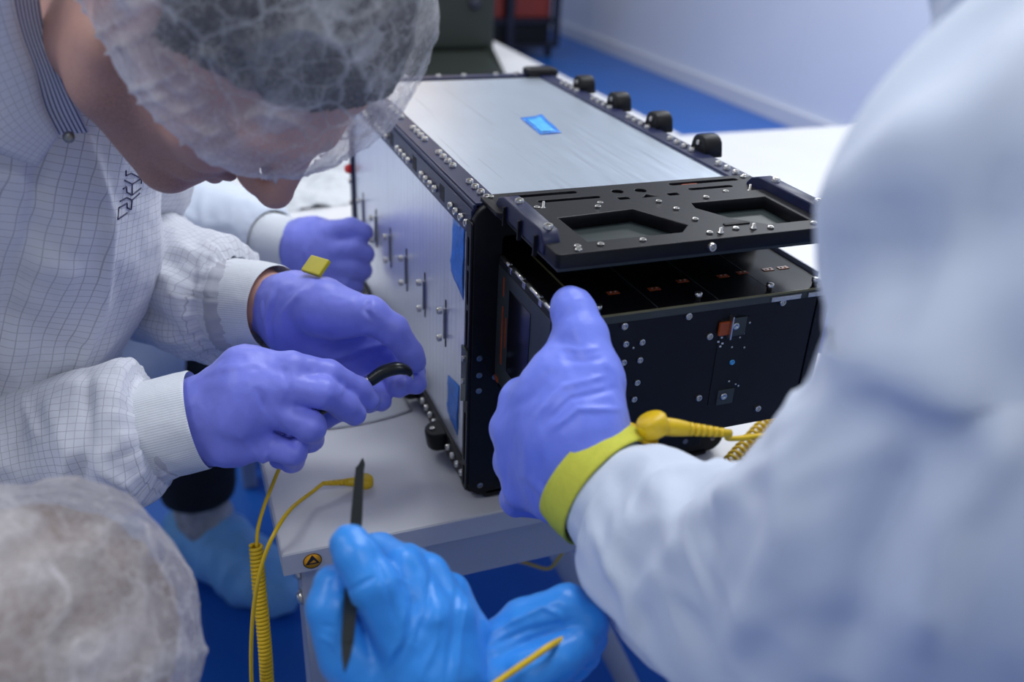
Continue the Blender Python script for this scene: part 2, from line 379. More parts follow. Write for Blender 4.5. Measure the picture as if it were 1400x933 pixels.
def tube(name, pts, r, m, parent=None, n=None, seg=10, smooth=True):
    pts = np.asarray(pts, float); n = n or max(12, len(pts) * 8)
    C = catmull(pts, n); r = np.full(n, r) if np.isscalar(r) else np.interp(np.linspace(0, 1, n), np.linspace(0, 1, len(r)), r)
    Tn, X, Y = frames(C); th = np.arange(seg) * 2 * math.pi / seg
    V = (C[:, None] + (np.cos(th)[None, :, None] * X[:, None] + np.sin(th)[None, :, None] * Y[:, None]) * r[:, None, None]).reshape(-1, 3)
    F = ring_faces(n, seg).tolist(); F.append(list(range(seg))[::-1]); F.append([(n - 1) * seg + k for k in range(seg)])
    return mk(name, V, F, m, parent, smooth)
def sleeve(name, pts, m, parent, N=110, M=84, disp=None, creases=(), uvoff=0.0, flat=None, closed=False):
    """cloth tube: pts = world point + radius rows"""
    A = catmull(np.asarray(pts, float), N); C, r = A[:, :3], A[:, 3]
    Tn, X, Y = frames(C); th = np.arange(M) * 2 * math.pi / M
    s = np.concatenate([[0], np.cumsum(np.linalg.norm(np.diff(C, axis=0), axis=1))])
    R = np.repeat(r[:, None], M, 1)
    S = np.repeat(s[:, None], M, 1); TH = np.repeat(th[None], N, 0)
    if disp is not None: R = R + disp(S, TH, s[-1])
    D = np.cos(th)[None, :, None] * X[:, None] + np.sin(th)[None, :, None] * Y[:, None]
    V = (C[:, None] + D * R[..., None]).reshape(-1, 3)
    Nn = D.reshape(-1, 3)
    for c in creases: V = crease(V, Nn, *c)
    uv = np.stack([TH * r.mean() + uvoff, S], -1).reshape(-1, 2)
    F = ring_faces(N, M)
    if closed:
        F = F.tolist(); F.append(list(range(M))[::-1]); F.append([(N - 1) * M + k for k in range(M)])
    return mk(name, V, F, m, parent, True, uv=uv)
def crease(V, Nn, poly, amp, sig):
    """raise (amp>0) or sink a fold along a line over the side that faces the camera"""
    poly = np.asarray(poly, float); px = to_px(V); facing = np.einsum('ij,ij->i', Nn, CAM - V) > 0
    best = np.full(len(V), 1e9); tt = np.zeros(len(V))
    for k in range(len(poly) - 1):
        a, b = poly[k], poly[k + 1]; ab = b - a; t = np.clip(((px - a) @ ab) / (ab @ ab), 0, 1)
        d = np.linalg.norm(px - a - t[:, None] * ab, axis=1); better = d < best
        best = np.where(better, d, best); tt = np.where(better, (k + t) / (len(poly) - 1), tt)
    fade = np.minimum(1, 4 * np.minimum(tt + .08, 1.08 - tt))
    dv = amp * np.exp(-(best / sig) ** 2) * fade * facing
    return V + Nn * dv[:, None]

# --- signed distance modeller
class Sdf:
    def __init__(s, h): s.h = h; s.p = []
    def cone(s, a, b, ra, rb, k=.004, sub=False): s.p.append(('c', np.asarray(a, float), np.asarray(b, float), ra, rb, k, sub))
    def chain(s, rows, k=.004):
        for p, q in zip(rows[:-1], rows[1:]): s.cone(p[:3], q[:3], p[3], q[3], k)
    def ell(s, c, R, rad, k=.004, sub=False): s.p.append(('e', np.asarray(c, float), np.asarray(R, float), np.asarray(rad, float), 0, k, sub))
    def build(s, smooth=1):
        h = s.h; lo = np.full(3, 1e9); hi = -lo
        for q in s.p:
            if q[6]: continue
            if q[0] == 'c': l = np.minimum(q[1] - q[3], q[2] - q[4]); u = np.maximum(q[1] + q[3], q[2] + q[4])
            else: m = q[3].max(); l = q[1] - m; u = q[1] + m
            lo = np.minimum(lo, l); hi = np.maximum(hi, u)
        lo -= 4 * h; hi += 4 * h; n = np.ceil((hi - lo) / h).astype(int) + 1
        d = np.full(n, 0.05, np.float32); ax = [(lo[i] + np.arange(n[i]) * h).astype(np.float32) for i in range(3)]
        for q in s.p:
            k = q[5]; mg = k + 4 * h
            if q[0] == 'c': l = np.minimum(q[1] - q[3], q[2] - q[4]); u = np.maximum(q[1] + q[3], q[2] + q[4])
            else: m = np.abs(q[2]).T @ q[3]; l = q[1] - m; u = q[1] + m
            i0 = np.clip(np.floor((l - mg - lo) / h).astype(int), 0, n - 1); i1 = np.clip(np.ceil((u + mg - lo) / h).astype(int) + 1, 1, n)
            if np.any(i1 <= i0): continue
            sl = tuple(slice(a, b) for a, b in zip(i0, i1))
            X = ax[0][sl[0]][:, None, None]; Y = ax[1][sl[1]][None, :, None]; Z = ax[2][sl[2]][None, None, :]
            if q[0] == 'c':
                a = q[1].astype(np.float32); ab = (q[2] - q[1]).astype(np.float32); L2 = float(ab @ ab) + 1e-12
                x, y, z = X - a[0], Y - a[1], Z - a[2]
                t = np.clip((x * ab[0] + y * ab[1] + z * ab[2]) / L2, 0, 1)
                v = np.sqrt((x - t * ab[0]) ** 2 + (y - t * ab[1]) ** 2 + (z - t * ab[2]) ** 2) - (q[3] + (q[4] - q[3]) * t)
            else:
                x, y, z = X - q[1][0], Y - q[1][1], Z - q[1][2]; R = q[2]; rad = q[3]
                e = [(x * R[i, 0] + y * R[i, 1] + z * R[i, 2]) / rad[i] for i in range(3)]
                k0 = np.sqrt(e[0] ** 2 + e[1] ** 2 + e[2] ** 2) + 1e-9
                k1 = np.sqrt((e[0] / rad[0]) ** 2 + (e[1] / rad[1]) ** 2 + (e[2] / rad[2]) ** 2) + 1e-9
                v = k0 * (k0 - 1) / k1
            v = v.astype(np.float32); D = d[sl]
            if q[6]:
                hh = np.clip(.5 - .5 * (D + v) / k, 0, 1); d[sl] = D + (-v - D) * hh + k * hh * (1 - hh)
            else:
                hh = np.clip(.5 + .5 * (v - D) / k, 0, 1); d[sl] = v + (D - v) * hh - k * hh * (1 - hh)
        return surface_nets(d, lo, h, smooth)
def surface_nets(d, lo, h, smooth):
    s = d < 0; n = np.array(d.shape)
    cnt = np.zeros(n - 1, np.int8)
    for i in (0, 1):
        for j in (0, 1):
            for k in (0, 1): cnt += s[i:n[0] - 1 + i, j:n[1] - 1 + j, k:n[2] - 1 + k]
    act = (cnt > 0) & (cnt < 8); I = np.argwhere(act); ids = np.full(n - 1, -1, np.int32); ids[act] = np.arange(len(I))
    acc = np.zeros((len(I), 3)); num = np.zeros(len(I))
    cs = [(i, j, k) for i in (0, 1) for j in (0, 1) for k in (0, 1)]
    val = {c: d[I[:, 0] + c[0], I[:, 1] + c[1], I[:, 2] + c[2]] for c in cs}
    for a in cs:
        for x in range(3):
            if a[x]: continue
            b = list(a); b[x] = 1; b = tuple(b); va, vb = val[a], val[b]; m = (va < 0) != (vb < 0)
            t = np.where(m, va / np.where(m, va - vb, 1), 0); p = np.repeat(np.array(a, float)[None], len(I), 0); p[:, x] += t
            acc += p * m[:, None]; num += m
    V = lo + (I + acc / num[:, None]) * h; F = []
    for x in range(3):
        y, z = (x + 1) % 3, (x + 2) % 3
        sl0 = [slice(1, -1)] * 3; sl1 = [slice(1, -1)] * 3; sl0[x] = slice(0, n[x] - 1); sl1[x] = slice(1, n[x])
        A = s[tuple(sl0)]; B = s[tuple(sl1)]; E = np.argwhere(A != B); off = np.ones(3, int); off[x] = 0; E = E + off
        fl = s[E[:, 0], E[:, 1], E[:, 2]]
        def cid(dy, dz):
            q = E.copy(); q[:, y] -= dy; q[:, z] -= dz; return ids[q[:, 0], q[:, 1], q[:, 2]]
        q = np.stack([cid(1, 1), cid(0, 1), cid(0, 0), cid(1, 0)], 1); q[~fl] = q[~fl][:, ::-1]; F.append(q)
    F = np.concatenate(F); F = F[(F >= 0).all(1)]
    for _ in range(smooth):
        a = np.zeros_like(V); c = np.zeros(len(V))
        for i in range(4):
            p, q = F[:, i], F[:, (i + 1) % 4]
            for ax in range(3): a[:, ax] += np.bincount(p, V[q, ax], len(V)) + np.bincount(q, V[p, ax], len(V))
            c += np.bincount(p, minlength=len(V)) + np.bincount(q, minlength=len(V))
        V = V * .45 + .55 * a / np.maximum(c, 1)[:, None]
    return V, F
def normals(V, F):
    n = np.cross(V[F[:, 2]] - V[F[:, 0]], V[F[:, 3]] - V[F[:, 1]]); N = np.zeros_like(V)
    for i in range(4):
        for ax in range(3): N[:, ax] += np.bincount(F[:, i], n[:, ax], len(V))
    return N / (np.linalg.norm(N, axis=1)[:, None] + 1e-12)
def row(px, py, d, r): return np.append(W3(px, py, d), r)
def rows(L): return [row(*q) for q in L]

# ================================================================== THE ROOM
fl = box('floor', (-3.5, -3.0, -0.05), (3.36, 9.5, 0.0), M_FLOOR, bevel=0); prop(fl, 'glossy blue cleanroom floor', 'floor', kind='structure')
wr = box('wall_right', (3.372, -3.0, 0.0), (3.47, 9.5, 2.9), M_WALL, bevel=0); prop(wr, 'pale blue-white cleanroom wall panels on the right', 'wall', kind='structure')
for k in range(11):
    y0 = -3.0 + k * 1.15
    box('panel', (3.36, y0, 0.09), (3.372, min(9.5, y0 + 1.146), 2.9), M_WALL, wr, bevel=0.002)
bb = box('baseboard_right', (3.34, -3.0, 0.0), (3.36, 9.5, 0.10), M_TRIM, bevel=0.004); prop(bb, 'white skirting strip along the right wall', 'baseboard', kind='structure')
wb = box('wall_back', (-3.5, 9.5, 0.0), (3.47, 9.6, 2.9), M_WALL, bevel=0); prop(wb, 'far pale cleanroom wall', 'wall', kind='structure')

wl = box('wall_left', (-3.6, -3.0, 0.0), (-3.5, 9.5, 2.9), M_WALL, bevel=0); prop(wl, 'pale cleanroom wall far to the left', 'wall', kind='structure')

# ================================================================== TABLES
TT = T - 0.005
def table(name, label, x0, y0, x1, y1, sticker=False, th=0.024):
    t = thing(name, label, 'table', (x0, y0, 0))
    top = box('table_top', (x0, y0, TT - th), (x1, y1, TT), M_TABLE, t, 0.0015)
    box('edge_band', (x0 - 0.0012, y0 - 0.0012, TT - th + .0006), (x1 + .0012, y0 + 0.0004, TT - .0012), M_TEDGE, top, 0.0004)
    box('edge_band', (x0 - 0.0012, y0, TT - th + .0006), (x0 + .0004, y1, TT - .0012), M_TEDGE, top, 0.0004)
    a = 0.035
    for lo, hi in (((x0 + a, y0 + .012, TT - th - .058), (x1 - a, y0 + .036, TT - th - .0005)), ((x0 + a, y1 - .036, TT - th - .058), (x1 - a, y1 - .012, TT - th - .0005)),
                   ((x0 + a, y0 + .036, TT - th - .058), (x0 + a + .024, y1 - .036, TT - th - .0005)), ((x1 - a - .024, y0 + .036, TT - th - .058), (x1 - a, y1 - .036, TT - th - .0005))):
        box('apron', lo, hi, M_FRAME, t, 0.002)
    for lx in (x0 + .016, x1 - .064):
        for ly in (y0 + .014, y1 - .062):
            lg = box('leg', (lx, ly, 0.0), (lx + .030, ly + .048, TT - th - .001), M_FRAME, t, 0.003)
            for z in (TT - th - .022, TT - th - .052):
                V, F = lathe([(0.0001, .006), (.004, .0055), (.0068, .003), (.0075, 0)], 12)
                Mx = np.array(frame_mat((lx, ly + .012, z), (-1, 0, 0)))
                mk('bolt', V @ Mx[:3, :3].T + Mx[:3, 3], F, M_STEEL, lg)
    return t
tA = table('work_table', 'white laminate work table under the dispenser with amber warning sticker', -0.176, -0.022, 1.62, 1.19)
tB = table('side_table', 'white laminate table beyond the dispenser carrying a dark machine', -0.176, 1.20, 0.93, 2.72)
# slanting tube braces under the front table
tube('brace', [(0.228, 0.30, T - .32), (0.40, 0.30, T - .70), (0.42, .30, .012)], 0.019, M_FRAME, tA, n=12, seg=14)
tube('brace', [(0.228, 0.30, T - .32), (0.16, 0.30, T - .15), (0.13, 0.3, TT - .03)], 0.019, M_FRAME, tA, n=12, seg=14)
# sticker: amber disc with black triangle and hand mark
st = thing('warning_sticker', 'round amber sticker with black triangle on the table edge', 'sticker', (-0.152, -0.0232, TT - .012))
sx, sz, sy = -0.1515, TT - 0.0122, -0.0234
V, F = lathe([(0.0082, 0), (0.0082, 0.0003)], 28); Mx = np.array(frame_mat((sx, sy, sz), (0, -1, 0)))
mk('disc', V @ Mx[:3, :3].T + Mx[:3, 3], F, M_STICK, st)
V, F = lathe([(0.0082, 0), (0.0086, 0), (0.0086, .00034), (0.0080, 0.00036), (.0080, .0003)], 28)
def flat_poly(name, loops, org, xd, zd, m, parent, t=0.0002):
    return plate(name, loops, t, m, parent, frame_mat(org, zd, xd))
flat_poly('triangle_mark', [[(-.0064, -.0036), (.0064, -.0036), (.0, .0068)], [(-.0030, -.0022), (.0036, -.0022), (.0012, .0012), (-.0006, -.0002)]], (sx, sy - .0003, sz), (1, 0, 0), (0, -1, 0), M_INK, st)
flat_poly('rim_mark', [circ(0, 0, .0083, 28), circ(0, 0, .0077, 28)], (sx, sy - .0003, sz), (1, 0, 0), (0, -1, 0), M_INK, st)

# ================================================================== DISPENSER
W, D, H = 0.2813, 0.5034, 0.29
B0 = np.array((0, 0, T))
dis = thing('satellite_dispenser', 'large brushed aluminium satellite dispenser with black front frame and open top flap', 'dispenser', (W / 2, D / 2, T - .005))
def b(x, y, z): return (x, y, z + T)
def dbox(name, lo, hi, m, parent=None, bevel=0.0006): return box(name, b(*lo), b(*hi), m, parent if parent is not None else dis, bevel)
top = dbox('top_panel', (.022, .010, .284), (W - .022, D - .012, .2875), M_ALT)
sidep = dbox('side_panel', (.0035, .010, .012), (.007, D - .004, .270), M_ALS)
dbox('side_panel', (W - .007, .010, .012), (W - .0035, D - .004, .270), M_ALS)
dbox('bottom_panel', (.008, .010, .004), (W - .008, D - .004, .010), M_ALP)
dbox('back_panel', (.008, D - .004, .008), (W - .008, D, .284), M_ALP)
dbox('inner_floor', (.008, .012, .112), (W - .008, D - .006, .116), M_BLACK)
# screws
def screw_mesh(r=.0034, hgt=.0034):
    V, F = lathe([(r * .2, hgt * .35), (r * .48, hgt * .35), (r * .52, hgt * .96), (r * .86, hgt), (r, hgt * .8), (r, 0.0)], 12)
    me = bpy.data.meshes.new('screw'); me.from_pydata([tuple(v) for v in V], [], F); me.update(); me.materials.append(M_STEEL)
    me.polygons.foreach_set('use_smooth', np.ones(len(me.polygons), bool)); me.set_sharp_from_angle(angle=math.radians(40)); return me
S_CAP = screw_mesh(); S_SMALL = screw_mesh(.0026, .0016); S_FLAT = screw_mesh(.0029, .0010); S_TALL = screw_mesh(.0036, .0032); S_SAT = screw_mesh(.0029, .002)
S_FLAT.materials[0] = M_DSTEEL
S_BALL = screw_mesh(.0036, .0042)
def screw(me, pos, ax, parent, name='screw'):
    o = bpy.data.objects.new(name, me); COL.objects.link(o); o.parent = parent
    par = base_of(parent); o.matrix_local = Matrix.Translation(Vector(np.array(pos) - par)) @ frame_mat((0, 0, 0), ax); return o
YS = [.0155 + .0148 * i + .0935 * g for g in range(5) for i in range(4)]
# four corner rails, each an angle profile with a stepped groove
def rail(sx, sz):
    X = (lambda x: x) if sx == 0 else (lambda x: W - x); Z = (lambda z: H - z) if sz else (lambda z: z)
    bm = bmesh.new()
    def ab(x0, x1, z0, z1):
        xs = sorted((X(x0), X(x1))); zs = sorted((Z(z0), Z(z1))); add_box(bm, b(xs[0], .008, zs[0]), b(xs[1], D, zs[1]), .0006)
    ab(0.004, .0245, 0, .0045); ab(0, .0035, .006, .029); ab(0.0018, .008, .0015, .010)
    r = bm_obj('rail', bm, M_INDIGO if sz else M_BLACK, dis)
    for y in YS:
        if y > D - .012: continue
        screw(S_CAP, b(X(.0155 if sz else .012), y, Z(-.0002) if sz else -.001), (0, 0, 1 if sz else -1), r) if sz else None
        screw(S_CAP, b(X(-.0002), y, Z(.019)), (-1 if sx == 0 else 1, 0, 0), r)
    for g in range(5):
        y = .0835 + .0935 * g
        if y < D - .02: dbox('window', (min(X(-.0002), X(.0008)), y, Z(.024) if sz else .010), (max(X(-.0002), X(.0008)), y + .014, Z(.010) if sz else .024), M_HOLE, r, 0.0001)
    return r
rTL = rail(0, 1); rTR = rail(1, 1); rBL = rail(0, 0); rBR = rail(1, 0)
# rear posts and rear top bar
for xx in (0.0, W - .016):
    p = dbox('rear_post', (xx, D, .004), (xx + .016, D + .016, .286), M_INDIGO, bevel=.001)
    for z in (.06, .09, .125, .155, .195, .225):
        screw(S_CAP, b(xx - .0002 if xx == 0 else xx + .0162, D + .008, z), (-1 if xx == 0 else 1, 0, 0), p)
tb = dbox('rear_bar', (.016, D - .004, .272), (W - .016, D + .014, .289), M_INDIGO, bevel=.001)
for x in (.05, .075, .12, .155, .20, .23): screw(S_CAP, b(x, D + .004, .289), (0, 0, 1), tb)
# red cap on the rear post
V, F = lathe([(.0005, .008), (.004, .0075), (.0062, .004), (.0066, 0)], 14); Mx = np.array(frame_mat(b(-.0002, D + .008, .172), (-1, 0, 0)))
mk('red_cap', V @ Mx[:3, :3].T + Mx[:3, 3], F, M_RED, dis)
# lifting lugs on the right top rail and the left bottom rail
def lug(org, axis_out, along, m=M_BLACK):
    prof = [(-.016, -.006)] + [(.0125 * math.cos(a) * 1.1, .003 + .0110 * math.sin(a)) for a in np.linspace(math.pi, 0, 8)] + [(.016, -.006)]
    sd = np.cross(along, axis_out)
    pl = plate('lug', [prof], .020, m, dis, frame_mat(np.array(org) - sd * .010, sd, along), .0022)
    c = np.array(org) + np.array(axis_out) * .006 + sd * .010
    screw(S_SMALL, c, np.cross(along, axis_out), pl, 'socket_screw')
    return pl
for y in (.405, .306, .2085, .110):
    lug(b(W + .002, y, .2925), (0, 0, 1), (0, -1, 0))
dbox('corner_block', (W - .040, D - .014, .286), (W + .004, D + .016, .2985), M_BLACK, bevel=.006)
for y in (.085, .19, .29, .39):
    lug(b(-.003, y, .018), (-1, 0, -.15), (0, 1, 0))
for y in YS:
    if y < D - .012: pass
# tie bars on the left panel: dark slot, bar and two ball heads
for i in range(6):
    y = .0865 + .0732 * i; z = .1435 - .0022 * i
    tbr = dbox('tie_bar', (.0008, y - .0014, z - .016), (.0036, y + .0015, z + .016), M_DSTEEL, bevel=.0006)
    for dz in (-.0145, .0145): screw(S_BALL, b(-.0012, y, z + dz), (-1, 0, 0), tbr, 'ball_head')
    for dz in (-.021, .021): dbox('slot_end', (.0028, y - .0012, z + dz - .004), (.0037, y + .0012, z + dz + .004), M_HOLE, tbr, .0002)
# front frame: rounded black plate with a square mouth
mouth = rrect(.026, .118, W - .026, .262, .003, 2)
outer = rrect(0, .0, W, H, .016)
ff = plate('front_frame', [outer, mouth], .010, M_BLACK, dis, frame_mat(b(0, .010, 0), (0, -1, 0), (1, 0, 0)), .0012)
for (x, z) in ((.008, .150), (.008, .133), (.023, .129), (.037, .130 - .012), (.042, .119 - .016), (.008, .117), (.033, .102), (.012, .012), (.032, .025), (.182, .032), (.158, .038), (.268, .016), (.273, .12), (.273, .15)):
    if x < .2 or True: screw(S_FLAT, b(x, .0002, z), (0, -1, 0), ff)
for x in (.03, .12, .16, .25): dbox('foot', (x - .014, .0, -.004), (x + .014, .010, .006), M_BLACK, ff, .0025)
# lower flap (closed) with its own screws
lf = dbox('lower_flap', (.030, -.005, .012), (W - .030, .0005, .108), M_BLACK, bevel=.0015)
for x in np.linspace(.05, W - .05, 6):
    for z in (.022, .098): screw(S_FLAT, b(x, -.005, z), (0, -1, 0), lf)
# slotted edge strip on the left of the front frame
slots = [rrect(.0045, z0, .0085, z1, .0018, 3) for z0, z1 in ((.012, .034), (.040, .092), (.106, .120), (.160, .195), (.200, .232), (.236, .262))]
plate('edge_strip', [rrect(0, .008, .013, .276, .003, 3)] + slots, .0022, M_DOOR, dis, frame_mat(b(-.0002, .0130, 0), (-1, 0, 0), (0, -1, 0)), .0004)
bk = plate('edge_bracket', [[(-.004, .100), (.010, .108), (.010, .158), (-.004, .158)]], .002, M_GREYPANEL, dis, frame_mat(b(-.0024, .0105, 0), (-1, 0, 0), (0, -1, 0)), .0003)
for z in (.125, .148): screw(S_SMALL, b(-.0045, .007, z), (-1, 0, 0), bk)
# hinge plate across the top front edge
hl = [rrect(.010, -.028, W - .010, .020, .006, 3), rrect(.030, .006, .094, .0125, .003, 3), rrect(.052, -.010, .108, -.0045, .0026, 3),
      rrect(W - .098, .006, W - .028, .0125, .003, 3), rrect(W - .088, -.010, W - .044, -.0045, .0026, 3), circ(.129, .002, .0052), circ(.150, .000, .0052),
      [(.142, -.018), (.158, -.018), (.150, -.010)], rrect(.121, -.0185, .131, -.0125, .001, 2), rrect(.168, -.0185, .178, -.0125, .001, 2)]
hp = plate('hinge_plate', hl, .004, M_DOOR, dis, frame_mat(b(0, .0, .2885), (0, 0, 1), (1, 0, 0)), .0005)
dbox('hinge_core', (.016, -.020, .283), (W - .016, .016, .2885), M_HOLE, hp, .001)
dbox('white_label', (.066, .0065, .2886), (.088, .012, .2894), M_TRIM, hp, .0001)
dbox('orange_wire', (.196, .006, .289), (.212, .0105, .2915), M_KAPTON, hp, .001)
for (x, y) in ((.018, .012), (.022, -.020), (.045, -.022), (.10, -.024), (W - .06, -.022), (W - .02, .012), (W - .022, -.016)): screw(S_SMALL, b(x, y, .2925), (0, 0, 1), hp)
for x in (.049, .243):
    V, F = lathe([(.0010, .0065), (.0010, .0016), (.0022, .0014), (.0022, 0)], 10); V = V + np.array(b(x, -.0255, .2925)); mk('stud', V, F, M_STEEL, hp)
# open upper flap: frame with two angular windows over a dark tray
w1 = [(.049, -.055), (.116, -.050), (.1405, -.094), (.128, -.107), (.050, -.107)]
w2 = [(.171, -.048), (.168, -.060), (.184, -.090), (.204, -.108), (.243, -.108), (.243, -.048)]
dr = plate('upper_flap', [rrect(.018, -.126, W - .014, -.030, .004, 3), w1[::-1], w2[::-1]], .011, M_DOOR, dis, frame_mat(b(0, 0, .2845), (0, 0, 1), (1, 0, 0)), .0007)
dbox('tray', (.020, -.124, .2815), (W - .016, -.004, .2846), M_TRAY, dr, .0005)
for sgn, x0 in ((1, .0165), (-1, W - .0135)):
    arm = plate('flap_arm', [[(.004, 0), (.104, 0), (.104, .008), (.097, .0165), (.020, .0165), (.010, .013), (.004, .007)]], .014, M_INDIGO, dr,
                frame_mat(b(x0 + .014 if sgn > 0 else x0, .0, .287), (-1, 0, 0), (0, -1, 0)), .0012)
    for y in (-.036, -.094): screw(S_TALL, b(x0 + sgn * .0075, y, .3033), (0, 0, 1), arm)
    for y in (-.028, -.060, -.092):
        dbox('gusset', (x0 - .0028 if sgn > 0 else x0 - .0002, y - .0012, .2822), (x0 + .0004 if sgn > 0 else x0 + .003, y + .0012, .298), M_DOOR, arm, .0004)
for (x, y) in ((.038, -.1155), (.056, -.116), (.090, -.116), (.150, -.060), (.152, -.086), (.147, -.115), (.172, -.112), (.20, -.117), (.24, -.117), (.145, -.040), (.09, -.040), (.19, -.040), (.036, -.1215)):
    screw(S_SMALL, b(x, y, .2956), (0, 0, 1), dr)
for (x, y) in ((.1555, -.1165), (.186, -.1145)):
    V, F = lathe([(.0013, .0045), (.0013, .0014), (.0026, .0012), (.0026, 0)], 10); mk('stud', V + np.array(b(x, y, .2955)), F, M_STEEL, dr)
dbox('latch_bar', (.168, -.104, .2952), (.190, -.100, .2966), M_HOLE, dr, .0003)
screw(S_CAP, b(.142, -.1262, .290), (0, -1, 0), dr)

# ------------------------------------------------------------------ SATELLITE
sat = thing('small_satellite', 'black box satellite sliding out of the dispenser mouth', 'satellite', (W / 2, 0, T + .121))
SX0, SX1, SY, SZ0, SZ1 = .0285, .2530, -.125, .121, .242
def sbox(name, lo, hi, m, parent=None, bevel=.0005): return box(name, b(*lo), b(*hi), m, parent if parent is not None else sat, bevel)
body = sbox('body', (SX0, SY + .003, SZ0), (SX1, .22, SZ1), M_SATB)
fp = sbox('front_panel', (SX0 + .001, SY, SZ0 + .001), (SX1 - .001, SY + .0028, SZ1 - .006), M_SATB)
for (x, z) in ((.077, .2325), (.132, .2335), (.218, .2345), (.154, .213), (.153, .157), (.214, .136)): screw(S_SAT, b(x, SY, z), (0, -1, 0), fp)
for (x, z) in ((.080, .217), (.094, .2165), (.080, .201), (.094, .201), (.080, .181), (.094, .181), (.093, .166), (.0795, .168)): screw(S_SMALL, b(x, SY, z), (0, -1, 0), fp)
for (x, z) in ((.060, .232), (.057, .228), (.087, .2125), (.19, .22), (.186, .211), (.183, .208), (.189, .198), (.177, .200), (.187, .164), (.180, .168), (.19, .162)):
    V, F = lathe([(.0003, .001), (.0009, .0008), (.0011, 0)], 8); Mx = np.array(frame_mat(b(x, SY, z), (0, -1, 0))); mk('dot', V @ Mx[:3, :3].T + Mx[:3, 3], F, M_STEEL, fp)
cn = sbox('connector_recess', (.163, SY - .0006, .148), (.190, SY + .0006, .226), M_HOLE, fp, .0002)
sbox('red_connector', (.161, SY - .003, .213), (.1695, SY - .0004, .2245), M_RED if False else M_KAPTON, fp, .0006)
for z0, z1 in ((.2105, .2265), (.147, .161)):
    pk = sbox('bracket_plate', (.1705, SY - .0016, z0), (.186, SY - .0004, z1), M_GREYPANEL, fp, .0003)
    V, F = lathe([(.0012, .0004), (.0016, .0012), (.0028, .0012), (.0034, 0)], 14); Mx = np.array(frame_mat(b(.1762, SY - .0016, (z0 + z1) / 2 + .001), (0, -1, 0)))
    mk('eyelet', V @ Mx[:3, :3].T + Mx[:3, 3], F, M_STEEL, pk)
sbox('bracket_fin', (.1695, SY - .006, .210), (.1710, SY - .0004, .230), M_STEEL, fp, .0003)
for (x, z) in ((.1655, .2105), (.163, .207), (.167, .205), (.1655, .2025)): sbox('chip', (x - .0008, SY - .0012, z - .0007), (x + .0008, SY - .0003, z + .0007), M_TRIM, fp, .0001)
V, F = lathe([(.0014, .0002), (.0014, .0009), (.0022, .0009), (.0024, 0)], 14); Mx = np.array(frame_mat(b(.1795, SY - .0006, .186), (0, -1, 0))); mk('blue_ring', V @ Mx[:3, :3].T + Mx[:3, 3], F, M_TAPEL, fp)
tp = sbox('top_panel', (.052, SY - .0015, .2425), (.262, .15, .2442), M_SOLAR)
sbox('board_edge', (.052, SY - .0022, .2426), (.262, SY - .0014, .2444), M_OLIVE, tp, .0001)
sbox('board_edge', (.0514, SY - .0015, .2426), (.0521, .0, .2444), M_OLIVE, tp, .0001)
sbox('edge_rail', (.058, SY - .0018, .2365), (.258, SY + .001, .2424), M_FRAME if False else M_GREYPANEL, tp, .0003)
sbox('silver_clip', (.205, SY - .0032, .2372), (.233, SY - .0018, .2412), M_STEEL, tp, .0003)
sbox('silver_clip', (.240, SY - .0032, .2372), (.256, SY - .0018, .2412), M_STEEL, tp, .0003)
for x in (.056, .141, .2065, .25):
    V, F = lathe([(.0018, .0065), (.0030, .006), (.0030, .003), (.0022, .0025), (.0022, 0)], 12); mk('post', V + np.array(b(x, SY + .004, .2442)), F, M_STEEL, tp)
for (x, y) in ((.083, -.092), (.118, -.094), (.148, -.086), (.186, -.086), (.206, -.084), (.231, -.084), (.246, -.084)):
    kk = sbox('orange_tab', (x - .005, y - .0025, .2442), (x + .005, y + .0025, .2448), M_KAPTON, tp, .0002)
    for dx in (-.002, .002): sbox('solder', (x + dx - .0006, y - .0006, .2448), (x + dx + .0006, y + .0006, .2456), M_STEEL, kk, .0002)
for (x, y) in ((.085, -.040), (.089, -.040), (.106, -.036), (.12, -.03), (.124, -.03), (.19, -.03), (.195, -.03), (.06, -.02)): sbox('solder', (x - .0007, y - .0007, .2442), (x + .0007, y + .0007, .2449), M_STEEL, tp, .0002)
for x in (.104, .157, .209): sbox('cell_gap', (x - .0004, SY, .2442), (x + .0004, .0, .2444), M_GREYPANEL, tp, .0001)
sp = sbox('side_panel', (.0225, -.112, .128), (.0262, .0, .238), M_GREYPANEL)
sbox('solar_cell', (.0220, -.075, .150), (.0226, -.028, .226), M_SOLAR, sp, .0002)
for (y0, y1, z0, z1) in ((-.016, -.0135, .150, .205), (-.024, -.022, .170, .198), (-.016, -.014, .215, .232), (-.010, -.002, .128, .133)): sbox('orange_strip', (.0218, y0, z0), (.0226, y1, z1), M_KAPTON, sp, .0002)
sbox('hinge_plate', (.0225, -.115, .238), (.0285, -.001, .2435), M_HOLE, sp, .0005)
for (y0, y1) in ((-.022, -.003), (-.052, -.030), (-.088, -.062), (-.112, -.094)):
    tube('hinge_barrel', [b(.0245, y0, .245), b(.0245, (y0 + y1) / 2, .245), b(.0245, y1, .245)], .0021, M_STEEL, sp, n=4, seg=10)
for y in (-.026, -.057, -.091): sbox('hinge_knuckle', (.0222, y - .003, .240), (.0262, y + .003, .246), M_STEEL, sp, .0006)
rp = sbox('right_wing', (.2645, -.105, .215), (.2665, .0, .2475), M_FRAME)
sbox('front_wing', (.2532, SY - .0005, .122), (.2655, SY + .003, .2405), M_SATB)

